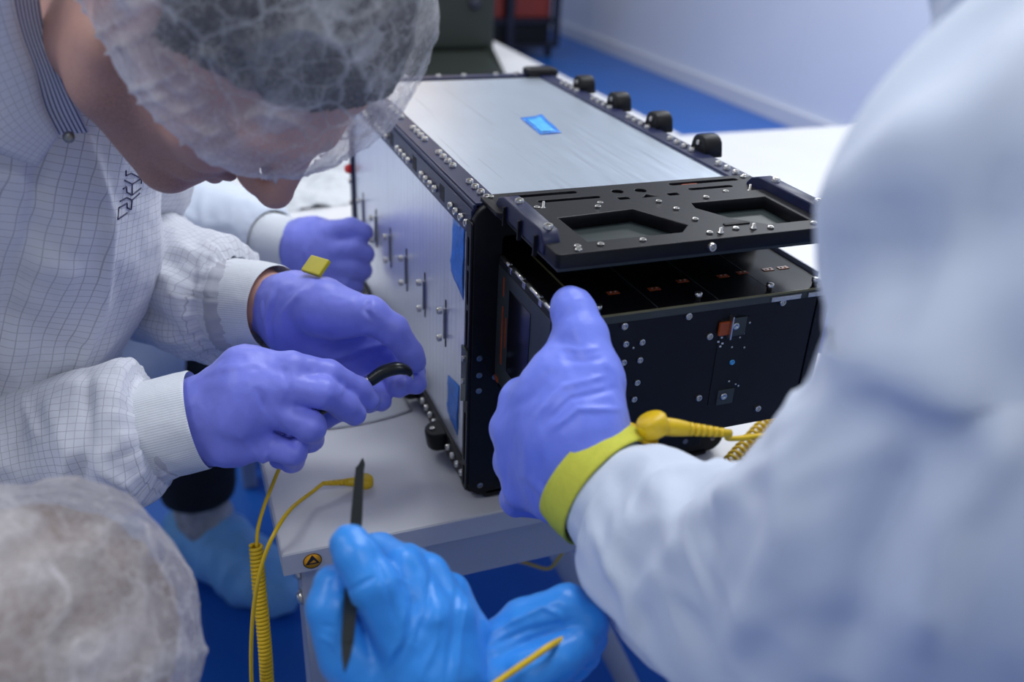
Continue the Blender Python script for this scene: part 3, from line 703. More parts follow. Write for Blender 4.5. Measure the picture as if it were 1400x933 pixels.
# ------------------------------------------------------------------ BLUE TAPE PIECES
def tape(name, label, quad, nrm, m, lift=.0006, group=None):
    q = np.array([b(*p) for p in quad]); n = np.array(nrm, float); nx = 10; V = []
    for i in range(nx + 1):
        for j in range(nx + 1):
            u, v = i / nx, j / nx; p = (q[0] * (1 - u) + q[1] * u) * (1 - v) + (q[3] * (1 - u) + q[2] * u) * v
            V.append(p + n * (lift + .0012 * max(0, vnoise(np.array([u * 3 + q[0][0] * 50, v * 5, 2.0])))))
    F = [(i * (nx + 1) + j, (i + 1) * (nx + 1) + j, (i + 1) * (nx + 1) + j + 1, i * (nx + 1) + j + 1) for i in range(nx) for j in range(nx)]
    o = mk(name, V, F, m, None); sm = o.modifiers.new('thickness', 'SOLIDIFY'); sm.thickness = .0003; sm.offset = 1
    return prop(o, label, 'tape', 'blue tape pieces on the dispenser')
tape('tape_strip', 'upper blue tape strip on the left side of the dispenser', [(.0035, .066, .257), (.0035, .033, .266), (.0035, .034, .192), (.0035, .071, .205)], (-1, 0, 0), M_TAPE)
tape('tape_strip', 'lower blue tape strip on the left side of the dispenser', [(.0035, .077, .092), (.0035, .041, .100), (.0035, .044, .042), (.0035, .077, .050)], (-1, 0, 0), M_TAPE)
tape('tape_strip', 'blue tape patch on top of the dispenser', [(.148, .281, .2875), (.177, .286, .2875), (.168, .211, .2875), (.143, .209, .2875)], (0, 0, 1), M_TAPE)
tape('tape_label', 'pale blue label inside the tape patch on top of the dispenser', [(.152, .271, .2882), (.170, .273, .2882), (.163, .217, .2882), (.147, .216, .2882)], (0, 0, 1), M_TAPEL)
tape('tape_strip', 'blue tape strip on the lower front flap beside the hand', [(.030, -.005, .100), (.044, -.005, .100), (.044, -.005, .030), (.030, -.005, .034)], (0, -1, 0), M_TAPE)

# ================================================================== BACKGROUND THINGS
def far(name, label, cat, loc): return thing(name, label, cat, loc)
mc = thing('bench_machine', 'dark green machine housing on the far table', 'machine', (0.62, 2.35, TT))
box('housing', (.40, 2.20, TT + .03), (.812, 2.62, TT + .50), M_MACH, mc, .014)
fv = [(.40, 1.93), (.744, 1.916), (.818, 2.27), (.818, 2.62), (.40, 2.62)]; fz = [.012, .012, .05, .05, .05]
mk('base', [(x, y, TT) for x, y in fv] + [(x, y, TT + z) for (x, y), z in zip(fv, fz)], [(4, 3, 2, 1, 0), (5, 6, 7, 8, 9)] + [(k, (k + 1) % 5, 5 + (k + 1) % 5, 5 + k) for k in range(5)], M_MACH, mc, False)
box('side_cover', (.812, 2.26, TT + .06), (.822, 2.58, TT + .46), M_MACH, mc, .004)
V, F = lathe([(.0004, .012), (.014, .012), (.018, .008), (.019, 0)], 16); Mx = np.array(frame_mat((.74, 2.20, TT + .17), (0, -1, 0)))
mk('knob', V @ Mx[:3, :3].T + Mx[:3, 3], F, M_NAVY, mc)
oc = thing('reflection_cabinet', 'tall orange cabinet added out of view behind the far table for its warm reflection', 'cabinet', (1.05, 5.3, 0))  # added unseen cabinet, gives the dispenser's top panel a warm reflection
box('carcass', (.45, 5.02, .06), (1.58, 5.6, 2.6), M_ORANGE, oc, .004); box('plinth', (.48, 5.05, 0), (1.55, 5.57, .06), M_NAVY, oc, .003)
for x0, x1 in ((.455, 1.012), (1.018, 1.575)):
    dd = box('door', (x0, 5.0, .08), (x1, 5.02, 2.58), M_ORANGE, oc, .003)
    box('handle', ((x0 + x1) / 2 + (.22 if x0 < .6 else -.24), 4.975, 1.2), ((x0 + x1) / 2 + (.24 if x0 < .6 else -.22), 5.0, 1.4), M_STEEL, dd, .004)
ct = thing('storage_cart', 'dark navy wheeled cart by the far end of the wall', 'cart', (2.5, 6.5, 0))
CX0, CX1, CY0, CY1 = 2.14, 2.80, 6.2, 6.9
for z in (.08, .27): box('shelf', (CX0, CY0, z), (CX1, CY1, z + .03), M_NAVY, ct, .005)
for x in (CX0, 2.36, CX1 - .05):
    for y in (CY0 - .02, CY1 - .04): box('post', (x, y, .09), (x + .055, y + .04, 1.0), M_NAVY, ct, .004)
box('back_sheet', (CX0, CY1, .12), (CX1, CY1 + .012, .95), M_NAVY, ct, .002)
bx = thing('equipment_box', 'black equipment box on the bottom shelf of the navy cart', 'box', (2.5, 6.5, .11))
box('case', (CX0 + .06, CY0 + .03, .11), (CX1 - .06, CY1 - .05, .245), M_BLACK, bx, .01); box('lid', (CX0 + .055, CY0 + .025, .245), (CX1 - .055, CY1 - .045, .262), M_BLACK, bx, .006)
for x in (CX0 + .06, CX1 - .06):
    for y in (CY0 + .05, CY1 - .06):
        V, F = lathe([(.02, -.016), (.045, -.014), (.05, 0), (.045, .014), (.02, .016)], 16); Mx = np.array(frame_mat((x, y, .05), (1, 0, 0))); mk('wheel', V @ Mx[:3, :3].T + Mx[:3, 3], F, M_BLACK, ct)
for lab, x0, x1, z0 in (('red crate on the left of the navy cart shelf', CX0 + .062, 2.352, .30), ('red crate on the right of the navy cart shelf', 2.423, CX1 - .058, .30)):
    cr = thing('storage_crate', lab, 'crate', ((x0 + x1) / 2, CY0 + .3, z0), 'red crates on the cart'); ya, yb = CY0 + .03, CY1 - .06
    bm = bmesh.new()
    for lo, hi in (((x0, ya, z0), (x1, yb, z0 + .02)), ((x0, ya, z0), (x1, ya + .02, z0 + .34)), ((x0, yb - .02, z0), (x1, yb, z0 + .34)), ((x0, ya, z0), (x0 + .02, yb, z0 + .34)), ((x1 - .02, ya, z0), (x1, yb, z0 + .34))): add_box(bm, lo, hi, .004)
    bm_obj('tub', bm, M_REDBOX, cr); box('rim', (x0 - .003, ya - .008, z0 + .31), (x1 + .003, ya + .002, z0 + .34), M_REDBOX, cr, .003)
# wipes on the table
def sheet(name, label, poly_fn, n, amp, z0, m=M_PAPER, seed=0):
    V = []; F = []
    for i in range(n + 1):
        for j in range(n + 1):
            p = poly_fn(i / n, j / n); V.append((p[0], p[1], z0 + .0006 + amp * max(0.0, fbm(np.array([p[0] * 22 + seed, p[1] * 22, 1.5 + seed]), 3) + .25)))
    F = [(i * (n + 1) + j, (i + 1) * (n + 1) + j, (i + 1) * (n + 1) + j + 1, i * (n + 1) + j + 1) for i in range(n) for j in range(n)]
    o = mk(name, V, F, m); md = o.modifiers.new('thickness', 'SOLIDIFY'); md.thickness = .0004; md.offset = 1
    return prop(o, label, 'wipe', 'white wipes on the table')
sheet('cleanroom_wipe', 'flat white wipe on the table below the tool', lambda u, v: (-.150 + .142 * u - .012 * v * (1 - u), .161 + .13 * v + .012 * (2 * u - 1) ** 2 * (1 - v)), 24, .0012, TT)
sheet('cleanroom_wipe', 'crumpled white wipe on the table behind the dispenser', lambda u, v: (-.06 + .24 * u, .86 + .24 * v + .03 * u), 40, .022, TT, seed=5)

# ================================================================== CORDS
def helix(path, R, pitch, n_per=14):
    C = catmull(np.asarray(path, float), 300); s = np.concatenate([[0], np.cumsum(np.linalg.norm(np.diff(C, axis=0), axis=1))])
    turns = s[-1] / pitch; n = int(turns * n_per); q = np.linspace(0, s[-1], n); C2 = np.stack([np.interp(q, s, C[:, i]) for i in range(3)], 1)
    Tn, X, Y = frames(C2); a = np.linspace(0, turns * 2 * math.pi, n)[:, None]
    return C2 + R * (np.cos(a) * X + np.sin(a) * Y)
def raw_tube(name, C, r, m, parent, seg=7):
    n = len(C); Tn, X, Y = frames(C); th = np.arange(seg) * 2 * math.pi / seg
    V = (C[:, None] + (np.cos(th)[None, :, None] * X[:, None] + np.sin(th)[None, :, None] * Y[:, None]) * r).reshape(-1, 3)
    F = ring_faces(n, seg).tolist(); F.append(list(range(seg))[::-1]); F.append([(n - 1) * seg + k for k in range(seg)]); return mk(name, V, F, m, parent)
def snap_plug(parent, c, d_out, d_cable, s=1.0):
    """round snap cap + ribbed strain relief"""
    c = np.array(c, float)
    V, F = lathe([(.0002, .0086 * s), (.0062 * s, .0084 * s), (.0078 * s, .0066 * s), (.0080 * s, 0), (.0072 * s, -.001 * s)], 24)
    Mx = np.array(frame_mat(c, d_out)); cap = mk('snap_cap', V @ Mx[:3, :3].T + Mx[:3, 3], F, M_YEL, parent)
    dc = np.array(d_cable, float); dc /= np.linalg.norm(dc); up = np.array(d_out, float) / np.linalg.norm(d_out)
    p = c + up * .0035 * s
    tube('neck', [p + dc * .005 * s, p + dc * .012 * s, p + dc * .019 * s], [.0046 * s, .0044 * s, .0036 * s], M_YEL, parent, n=8, seg=14)
    for k in range(6):
        q = p + dc * (.019 + .0034 * k) * s
        tube('relief_rib', [q, q + dc * .0012 * s, q + dc * .0022 * s], [(.0034 - .0002 * k) * s] * 3, M_YEL, parent, n=3, seg=12)
    tube('relief_core', [p + dc * .017 * s, p + dc * .03 * s, p + dc * .042 * s], .0021 * s, M_YEL, parent, n=6, seg=10)
    return p + dc * .041 * s
# cord with the plug that stands on the table
cA = thing('grounding_cord', 'yellow grounding cord with snap plug looping over the table corner', 'cord', tuple(on_plane(500, 655, 2, TT)))
e = snap_plug(cA, on_plane(499, 662, 2, TT + .0015), (0.05, -0.1, 1), np.append((W3(420, 676, .86) - W3(499, 660, .88))[:2], 0.01))
pts = [e] + [on_plane(x, y, 2, TT + z) for x, y, z in ((428, 672, .010), (398, 696, .020), (376, 728, .020))] + [W3(*q) for q in ((360, 766, .775), (349, 815, .785), (344, 870, .80), (344, 933, .82), (350, 1020, .86), (360, 1100, .92))]
tube('cable', pts, .0019, M_YEL, cA, n=90, seg=9)
# coiled cord from the near wrist of the man with the tool
cB = thing('coiled_cord', 'yellow coiled cord hanging beside the table corner', 'cord', tuple(W3(365, 933, .86)))
tube('lead', [W3(*q) for q in ((372, 600, .80), (383, 632, .82), (377, 652, .825), (362, 690, .82), (353, 722, .815), (351, 748, .815))], .0018, M_YEL, cB, n=60, seg=9)
raw_tube('coil', helix([W3(350, 746, .815), W3(354, 800, .82), W3(360, 860, .825), W3(365, 933, .835), W3(368, 1040, .87)], .0048, .0037, 14), .0019, M_YEL, cB)
# coil on the table by the right-hand person
cD = thing('coiled_cord', 'short yellow coil lying on the table right of the satellite', 'cord', (.33, .02, TT))
raw_tube('coil', helix([(.270, -.030, TT + .0080), (.330, .010, TT + .0080), (.39, .05, TT + .0080), (.47, .11, TT + .0080)],   .0062, .0098, 18), .0016, M_YEL, cD)
# cord under the table
cE = thing('grounding_cord', 'yellow cord hanging under the table beside the slanting brace', 'cord', tuple(W3(745, 778, 1.25)))
tube('cable', [W3(*q) for q in ((640, 745, 1.3), (682, 764, 1.27), (715, 769, 1.25), (748, 778, 1.22), (762, 766, 1.2), (776, 744, 1.18), (800, 700, 1.2))], .0022, M_YEL, cE, n=60, seg=8)

# ================================================================== HAND-HELD TOOLS
tl = thing('precision_cutter', 'black curved cutter pinched between the gloved hands of the man', 'tool', tuple(W3(505, 525, .80)))
tube('handle', [W3(*q) for q in ((396, 575, .80), (430, 562, .80), (470, 540, .80), (500, 524, .80))], [.0055, .0066, .0066, .005], M_SPUD, tl, n=40, seg=14)
tube('collar', [W3(*q) for q in ((497, 526, .80), (503, 522, .80), (511, 518, .80))], .0054, M_STEEL, tl, n=6, seg=14)
tube('curved_grip', [W3(*q) for q in ((506, 521, .80), (524, 509, .80), (543, 504, .80), (556, 507, .802), (562, 513, .804))], [.0056, .0062, .0060, .0046, .0022], M_SPUD, tl, n=40, seg=14)
tube('blade', [W3(*q) for q in ((561, 511, .804), (564, 515, .805), (565, 519, .806))], [.0016, .0012, .0005], M_STEEL, tl, n=8, seg=8)
sd = thing('spudger', 'flat black plastic spudger held upright in the sky blue glove', 'tool', tuple(W3(485, 780, .511)))
def bar(name, pts, wid, thick, m, parent):
    C = np.array([W3(*q) for q in pts]); t = C[-1] - C[0]; t /= np.linalg.norm(t); x = RT - t * (RT @ t); x /= np.linalg.norm(x); y = np.cross(t, x); V = []
    for c, wd in zip(C, wid):
        for sx, sy in ((-1, -1), (-.55, -1.7), (.55, -1.7), (1, -1), (1, 1), (-1, 1)): V.append(c + x * sx * wd + y * sy * thick)
    F = ring_faces(len(C), 6).tolist(); F += [list(range(6))[::-1], [(len(C) - 1) * 6 + k for k in range(6)]]; return mk(name, V, F, m, parent, False)
sdp = lambda y: .497 + (830 - y) * .00043
bar('shaft', [(x, y, sdp(y)) for x, y in ((492, 640), (488, 700), (484, 760), (479, 830), (475, 880))], (.0025, .0034, .0037, .0037, .0033), .0012, M_SPUD, sd)
bar('tip', [(x, y, sdp(y)) for x, y in ((496, 628), (495.5, 634), (492, 642))], (.0004, .0016, .0025), .0009, M_SPUD, sd)
bar('tip', [(x, y, sdp(y)) for x, y in ((475, 879), (473, 900), (471, 917))], (.0033, .0022, .0005), .0009, M_SPUD, sd)

# ================================================================== PEOPLE
def head_parts(S, R, o, k=.010, neck_to=None):
    """human head in axes R (columns right, forward, up) at o"""
    Ri = R.T
    L = lambda p: o + R @ np.array(p, float)
    S.ell(L((0, -.012, .036)), Ri, (.076, .098, .087), .006)
    S.ell(L((0, .030, -.028)), Ri, (.062, .068, .086), .014)
    for s in (-1, 1):
        S.cone(L((s * .055, .0, -.055)), L((s * .050, .02, -.078)), .020, .020, k)
        S.cone(L((s * .050, .02, -.078)), L((s * .016, .078, -.106)), .020, .017, k)
        S.cone(L((s * .046, .058, -.026)), L((s * .036, .072, -.034)), .020, .018, k)
        S.cone(L((s * .046, .074, .020)), L((s * .012, .088, .020)), .012, .013, k)
    S.cone(L((-.010, .084, -.104)), L((.010, .084, -.104)), .0175, .0175, k)
    S.cone(L((-.018, .080, -.070)), L((.018, .080, -.070)), .017, .017, k)
    for s in (-1, 1): S.ell(L((s * .033, .104, .002)), Ri, (.018, .020, .013), .010, True)
    for s in (-1, 1):
        S.ell(L((s * .032, .076, .002)), Ri, (.0135, .0125, .0125), .003)
        S.cone(L((s * .044, .080, .010)), L((s * .022, .087, .009)), .0035, .0035, .004)
    S.cone(L((0, .092, .014)), L((0, .119, -.028)), .0085, .0105, .006)
    S.cone(L((0, .117, -.027)), L((0, .1165, -.030)), .0118, .0118, .004)
    for s in (-1, 1): S.cone(L((s * .0125, .101, -.034)), L((s * .010, .108, -.034)), .0075, .0070, .005)
    for s in (-1, 1):
        S.cone(L((s * .022, .086, -.0655)), L((0, .0975, -.0625)), .0035, .0062, .004)
        S.cone(L((s * .020, .086, -.0715)), L((0, .0955, -.0765)), .0035, .0072, .004)
    S.cone(L((-.024, .094, -.0688)), L((.024, .094, -.0688)), .0016, .0016, .004, True)
    for s in (-1, 1):
        tl = np.array([[1, 0, 0], [0, .95, .31], [0, -.31, .95]])
        S.ell(L((s * .080, -.014, -.002)), tl @ Ri, (.009, .019, .032), .004)
        S.ell(L((s * .089, -.008, .002)), tl @ Ri, (.006, .010, .019), .004, True)
    if neck_to is not None:
        for s in (-1, 1): S.cone(L((s * .034, .006, -.080)), np.asarray(neck_to) + R[:, 0] * s * .008 + R[:, 1] * .014, .034, .040, .02)
        S.cone(L((0, .030, -.082)), np.asarray(neck_to) + R[:, 1] * .020, .040, .050, .03)
        a = L((0, -.022, -.055)); m = (a + np.asarray(neck_to)) / 2 - R[:, 1] * .004
        S.cone(a, m, .056, .055, .018); S.cone(m, neck_to, .055, .062, .018)
def net(name, R, o, parent, m, extra=.015, h=.0026, seed=0.0, hem=(.020, .52), puff=.010):
    """puffy bouffant cap with gathered hem; returns mesh object (> hem ruffle)"""
    S = Sdf(h); Ri = R.T; L = lambda p: o + R @ np.array(p, float)
    S.ell(L((0, -.012, .030)), Ri, (.080 + extra, .100 + extra, .090 + extra), .02)
    S.ell(L((0, -.045, .045)), Ri, (.076 + extra, .080 + extra, .080 + extra), .03)
    S.ell(L((0, .012, -.03)), Ri, (.076 + extra * .6, .088 + extra * .4, .080), .03)
    V, F = S.build(1); q = (V - o) @ R
    f = q[:, 2] - (hem[0] + hem[1] * (q[:, 1] - .1)) - .004 * vnoise(np.c_[q * 60, ][:, :3] + seed)
    keep = (f[F] > 0).all(1); F = F[keep]; used = np.unique(F); mp = np.full(len(V), -1); mp[used] = np.arange(len(used)); V = V[used]; q = q[used]; f = f[used]; F = mp[F]
    Nn = normals(V, F); ang = np.arctan2(q[:, 0], q[:, 1] + .01)
    prox = np.exp(-np.maximum(f, 0) / .075)
    rid = lambda v, p: np.clip(1 - np.abs(v) * 2.2, 0, 1) ** p
    g = rid(vnoise(np.c_[ang * 11 + .8 * vnoise(q * 22), f * 7, np.full(len(f), seed)]), 5.0)          # gathers running up from the hem
    g2 = rid(vnoise(q * np.array([20, 20, 26]) + seed * 3 + .6 * vnoise(q * 34)[:, None]), 4.0)
    V = V + Nn * (puff * fbm(q * 15 + seed, 2) * .35 + .0045 * g * prox + .003 * g2 - .004 * np.exp(-np.maximum(f, 0) / .006))[:, None]
    fold = np.clip(.85 * np.exp(-np.maximum(f, 0) / .010) + .85 * g * prox + .30 * g2 + .42 * np.exp(-np.maximum(f, 0) / .045), 0, 1.2)
    return mk(name, V, F, m, parent, True, attr=fold)
def hair(name, R, o, parent, m, h=.004):
    S = Sdf(h); Ri = R.T; L = lambda p: o + R @ np.array(p, float)
    S.ell(L((0, -.014, .038)), Ri, (.081, .102, .092), .01); S.ell(L((0, -.05, -.02)), Ri, (.070, .062, .060), .02)
    V, F = S.build(1); q = (V - o) @ R
    f = np.minimum(q[:, 2] - (.070 + .95 * (q[:, 1] - .075)), 1)
    f = np.where(q[:, 1] < -.035, np.maximum(f, q[:, 2] + .055), f)
    F = F[(f[F] > 0).all(1)]; used = np.unique(F); mp = np.full(len(V), -1); mp[used] = np.arange(len(used)); V = V[used]; F = mp[F]
    V = V + normals(V, F) * (.003 * fbm(((V - o) @ R) * np.array([90, 30, 90]), 2))[:, None]
    return mk(name, V, F, m, parent, True)
def glove(name, chains, m, parent, h=.0017, k=.0045, creases=(), base=(), bk=.012, zs=1.0):
    S = Sdf(h); sc = lambda c: [(a, b_, d * zs, r * zs) for a, b_, d, r in c]; chains = [sc(c) for c in chains]; base = [sc(c) for c in base]
    for c in base: S.chain(rows(c), bk)
    for c in chains: S.chain(rows(c), k)
    V, F = S.build(2); Nn = normals(V, F)
    V = V + Nn * (.0005 * fbm(V * np.array([120, 120, 60]), 2))[:, None]
    for c in creases: V = crease(V, Nn, *c)
    return mk(name, V, F, m, parent)
def folds(a1=.006, a2=.003, seed=0.0, gather=0.0, f1=16, f2=40, tw=1.0, end=.02):
    def fn(S, TH, L):
        c, s = np.cos(TH), np.sin(TH)
        n1 = vnoise(np.stack([c * 1.4 + seed, s * 1.4, S * f1 + tw * np.sin(TH + seed) * .8], -1))
        n2 = vnoise(np.stack([c * 2.6 + seed * 2, s * 2.6, S * f2 + tw * np.sin(TH * 2 + seed)], -1))
        r = a1 * (1 - 2 * np.abs(n1)) + a2 * (1 - 2 * np.abs(n2))
        e = np.clip((L - S) / max(end, 1e-4), 0, 1)
        g = gather * np.exp(-((L - S) / .018) ** 2) * (np.sin(TH * 23 + 3 * n2) * .5 + np.sin(TH * 37 + 2 * n1) * .5)
        return r * e + g * np.clip((L - S) / .002, 0, 1)
    return fn
def P(x, y, z, r): return np.array((x, y, z + T, r))       # dispenser-frame point + radius

def stand_collar(parent, c, axis, r=.066, hgt=.045, m=None):
    c = np.asarray(c, float); ax = np.asarray(axis, float) / np.linalg.norm(axis)
    o = sleeve('coat_collar', [np.append(c - ax * .035, r + .030), np.append(c - ax * .012, r + .012), np.append(c + ax * .006, r + .003), np.append(c + ax * hgt, r)], m or M_COATP, parent, N=24, M=56, disp=folds(.0015, .0006, 3.0, end=.001))
    md = o.modifiers.new('thickness', 'SOLIDIFY'); md.thickness = .0025; md.offset = 1; return o
# ------------------------------------------------------------------ man bending over the table (left)
HR = np.array([[-.7159, .2786, .6403], [-.6950, -.1956, -.6919], [-.0675, -.9403, .3336]]); u_, _, v_ = np.linalg.svd(HR); HR = u_ @ v_
HO = np.array((-.1732, -.0283, .4446 + T))
m1 = thing('person', 'person in white grid-pattern coat and hairnet bending over to work with a cutter', 'person', (-.62, .45, 0))
NB = W3(72, -55, .675)
S = Sdf(.0027); head_parts(S, HR, HO, neck_to=NB)
S.cone(NB, W3(-30, 120, .80), .062, .080, .03); S.cone(W3(-30, 120, .80), W3(-60, 330, .87), .080, .09, .03)
rsh, lsh = W3(-190, 230, .66), W3(130, 215, .95)
S.cone(rsh, W3(-30, 180, .82), .05, .06, .03); S.cone(W3(-30, 180, .82), lsh, .06, .05, .03); S.cone(W3(-60, 330, .87), P(-.58, .40, .13, 0)[:3], .09, .11, .03)
for ch in (((-190, 230, .66, .05), (-160, 590, .72, .040), (-30, 628, .742, .034), (250, 578, .766, .027)), ((130, 215, .95, .05), (165, 345, 1.0, .042), (350, 410, .862, .028), (385, 422, .848, .026))): S.chain(rows(ch), .02)
V, F = S.build(2); ql = (V - HO) @ HR; stm = np.clip((-.018 - ql[:, 2]) / .03, 0, 1) * np.clip((ql[:, 2] + .19) / .05, 0, 1) * np.clip((ql[:, 1] + .02) / .05, 0, 1)
bodyo = mk('body', V, F, M_SKIN, m1, attr=stm * .75); bodyo['label'] = 'skin of face and neck, looking down'
hair('hair', HR, HO, m1, M_HAIR)
n1 = net('hairnet', HR, HO, m1, M_NET, seed=2.0, extra=.017, hem=(.004, .30)); n1['label'] = 'crinkled translucent white hairnet'
# coat body
def axis_uv(V, a, c, r):
    t = (c - a) / np.linalg.norm(c - a); q = V - a; s = q @ t; q = q - s[:, None] * t
    x = -FW - t * (-FW @ t); x /= np.linalg.norm(x); y = np.cross(t, x); return np.c_[np.arctan2(q @ y, q @ x) * r, s]
S = Sdf(.0034)
for c in (((100, 150, .735, .050), (70, 220, .765, .075), (30, 330, .80, .105), (-20, 440, .84, .115), (-90, 560, .90, .12)),
          ((60, 190, .72, .055), (20, 300, .735, .075), (-30, 420, .78, .09), (-80, 520, .82, .10)),
          ((-90, -60, .66, .075), (-40, 60, .665, .065), (10, 150, .69, .055), (60, 200, .72, .055)),
          ((-160, 230, .63, .080), (-40, 190, .70, .078), (60, 165, .79, .075), (140, 220, .94, .088)),
          ((-190, 230, .66, .085), (-60, 130, .80, .095), (60, 150, .90, .09)), ((-60, 130, .80, .095), (10, 10, .74, .072), (45, -30, .705, .068)),
          ((110, 240, .80, .050), (92, 340, .82, .050), (70, 420, .84, .055), (20, 500, .87, .06)),
          ((-60, 240, .75, .11), (-180, 330, .85, .14), (-300, 460, 1.0, .16), (-340, 700, 1.15, .16))):
    S.chain(rows(c), .03)
# neck opening
S.cone(HO - HR[:, 2] * .05, NB, .060, .058, .006, True)
V, F = S.build(2); Nn = normals(V, F); V00 = V.copy()
V = V + Nn * (.007 * (1 - 2 * np.abs(vnoise(np.c_[V @ RT * 16, V @ UP * 6 + V @ RT * 3, V @ FW * 9]))) + .002 * fbm(V * 40, 2))[:, None]
for c in (([(60, 180), (45, 300), (10, 420), (-40, 560)], -.006, 16), ([(0, 300), (60, 360), (110, 380)], .006, 22), ([(0, 420), (70, 470), (110, 480)], -.006, 22), ([(120, 190), (152, 300), (140, 420), (100, 520)], .005, 9), ([(0, 220), (40, 280), (80, 300)], .005, 18)): V = crease(V, Nn, *c)
coat = mk('coat', V, F, M_GRID, m1, uv=axis_uv(V00, W3(40, 100, .84), W3(-70, 580, .93), .13))
# chest panel of the far side carrying the print
S = Sdf(.003)
S.chain(rows(((120, 200, .80, .03), (150, 255, .83, .036), (150, 320, .85, .036), (120, 420, .87, .04))), .02); V, F = S.build(2); Nn = normals(V, F)
V = V + Nn * (.003 * fbm(V * 30, 2))[:, None]; mk('coat_front', V, F, M_GRID, m1, uv=axis_uv(V, W3(120, 150, .84), W3(110, 480, .88), .05))
# collars
def band(name, P0, P1, m, parent, thick=.0016, n=40, uv_s=1.0):
    A, Bq = catmull(np.asarray(P0), n), catmull(np.asarray(P1), n); t = np.linspace(0, 1, 7)
    V = (A[:, None] * (1 - t[None, :, None]) + Bq[:, None] * t[None, :, None]).reshape(-1, 3)
    F = np.array([(i * 7 + j, (i + 1) * 7 + j, (i + 1) * 7 + j + 1, i * 7 + j + 1) for i in range(n - 1) for j in range(6)])
    s = np.concatenate([[0], np.cumsum(np.linalg.norm(np.diff(A, axis=0), axis=1))]); wd = np.linalg.norm(A - Bq, axis=1).mean()
    uv = np.stack([np.repeat(t[None] * wd, n, 0), np.repeat(s[:, None], 7, 1)], -1).reshape(-1, 2)
    o = mk(name, V, F, m, parent, True, uv=uv); md = o.modifiers.new('thickness', 'SOLIDIFY'); md.thickness = thick; md.offset = 0; return o
CE = ((14, -60), (19, 0), (30, 45), (48, 95), (60, 144), (79, 184)); SE = ((50, -60), (54, 0), (64, 50), (87, 110), (108, 152), (122, 180)); DC = (.530, .552, .572, .594, .616, .636)
sc_ = band('shirt_collar', [W3(x - 5, y, d + .002) for (x, y), d in zip(CE, DC)], [W3(x, y, d + .016) for (x, y), d in zip(SE, DC)], M_STRIPE, m1)
sc_['label'] = 'blue and white striped shirt collar'
band('coat_collar', [W3(*q) for q in ((-150, -60, .53), (-130, 20, .54), (-105, 90, .555), (-70, 150, .575), (-20, 200, .60), (50, 226, .640))], [W3(x, y, d - .004) for (x, y), d in zip(CE, DC)], M_GRID, m1, .003)
stand_collar(m1, NB - (HO - NB) / np.linalg.norm(HO - NB) * .035, HO - NB, .064, .034, M_GRID)
V, F = lathe([(.0003, .003), (.0035, .003), (.0042, .0015), (.0042, 0)], 14); Mx = np.array(frame_mat(W3(95, 188, .621), -FW)); mk('collar_stud', V @ Mx[:3, :3].T + Mx[:3, 3], F, M_DSTEEL, m1)
# sleeves, cuffs, gloves
sl = sleeve('sleeve', rows(((-165, 230, .63, .080), (-190, 430, .66, .078), (-150, 600, .71, .072), (-30, 628, .742, .056), (60, 612, .755, .050), (120, 600, .758, .056), (165, 596, .760, .060), (196, 594, .762, .056), (212, 591, .763, .044), (214, 590, .763, .0430))), M_GRID, m1,
            disp=folds(.005, .0022, 1.0, .0034, 22, 60), creases=(([(118, 512), (120, 600), (105, 680)], -.006, 10), ([(175, 512), (190, 590), (222, 690)], -.004, 6), ([(60, 540), (90, 620), (80, 700)], .004, 12), ([(130, 640), (170, 660), (205, 690)], .005, 8)))
sleeve('cuff', rows(((190, 595, .762, .0405), (215, 588, .763, .0420), (245, 581, .766, .0428), (274, 574, .768, .0425))), M_RIB, m1, N=40, M=90, disp=folds(.0009, .0003, 3, 0, 20, 60, end=.001))
sleeve('sleeve', rows(((150, 225, .95, .078), (140, 300, 1.0, .078), (165, 350, 1.0, .073), (215, 385, .94, .065), (262, 402, .905, .060), (300, 412, .885, .058), (316, 416, .878, .047), (319, 416, .878, .0452))), M_GRID, m1,
       disp=folds(.006, .0026, 5.0, .0034, 20, 55), creases=(([(265, 330), (258, 400), (275, 480)], -.006, 9), ([(300, 330), (285, 400), (300, 470)], .005, 8), ([(170, 330), (230, 380), (260, 440)], .006, 14), ([(160, 400), (220, 440), (250, 470)], -.005, 12)), uvoff=.002)
sleeve('cuff', rows(((300, 412, .885, .044), (325, 416, .876, .0435), (352, 418, .866, .0425), (378, 421, .856, .0405))), M_RIB, m1, N=40, M=90, disp=folds(.0009, .0003, 6, 0, 20, 60, end=.001))
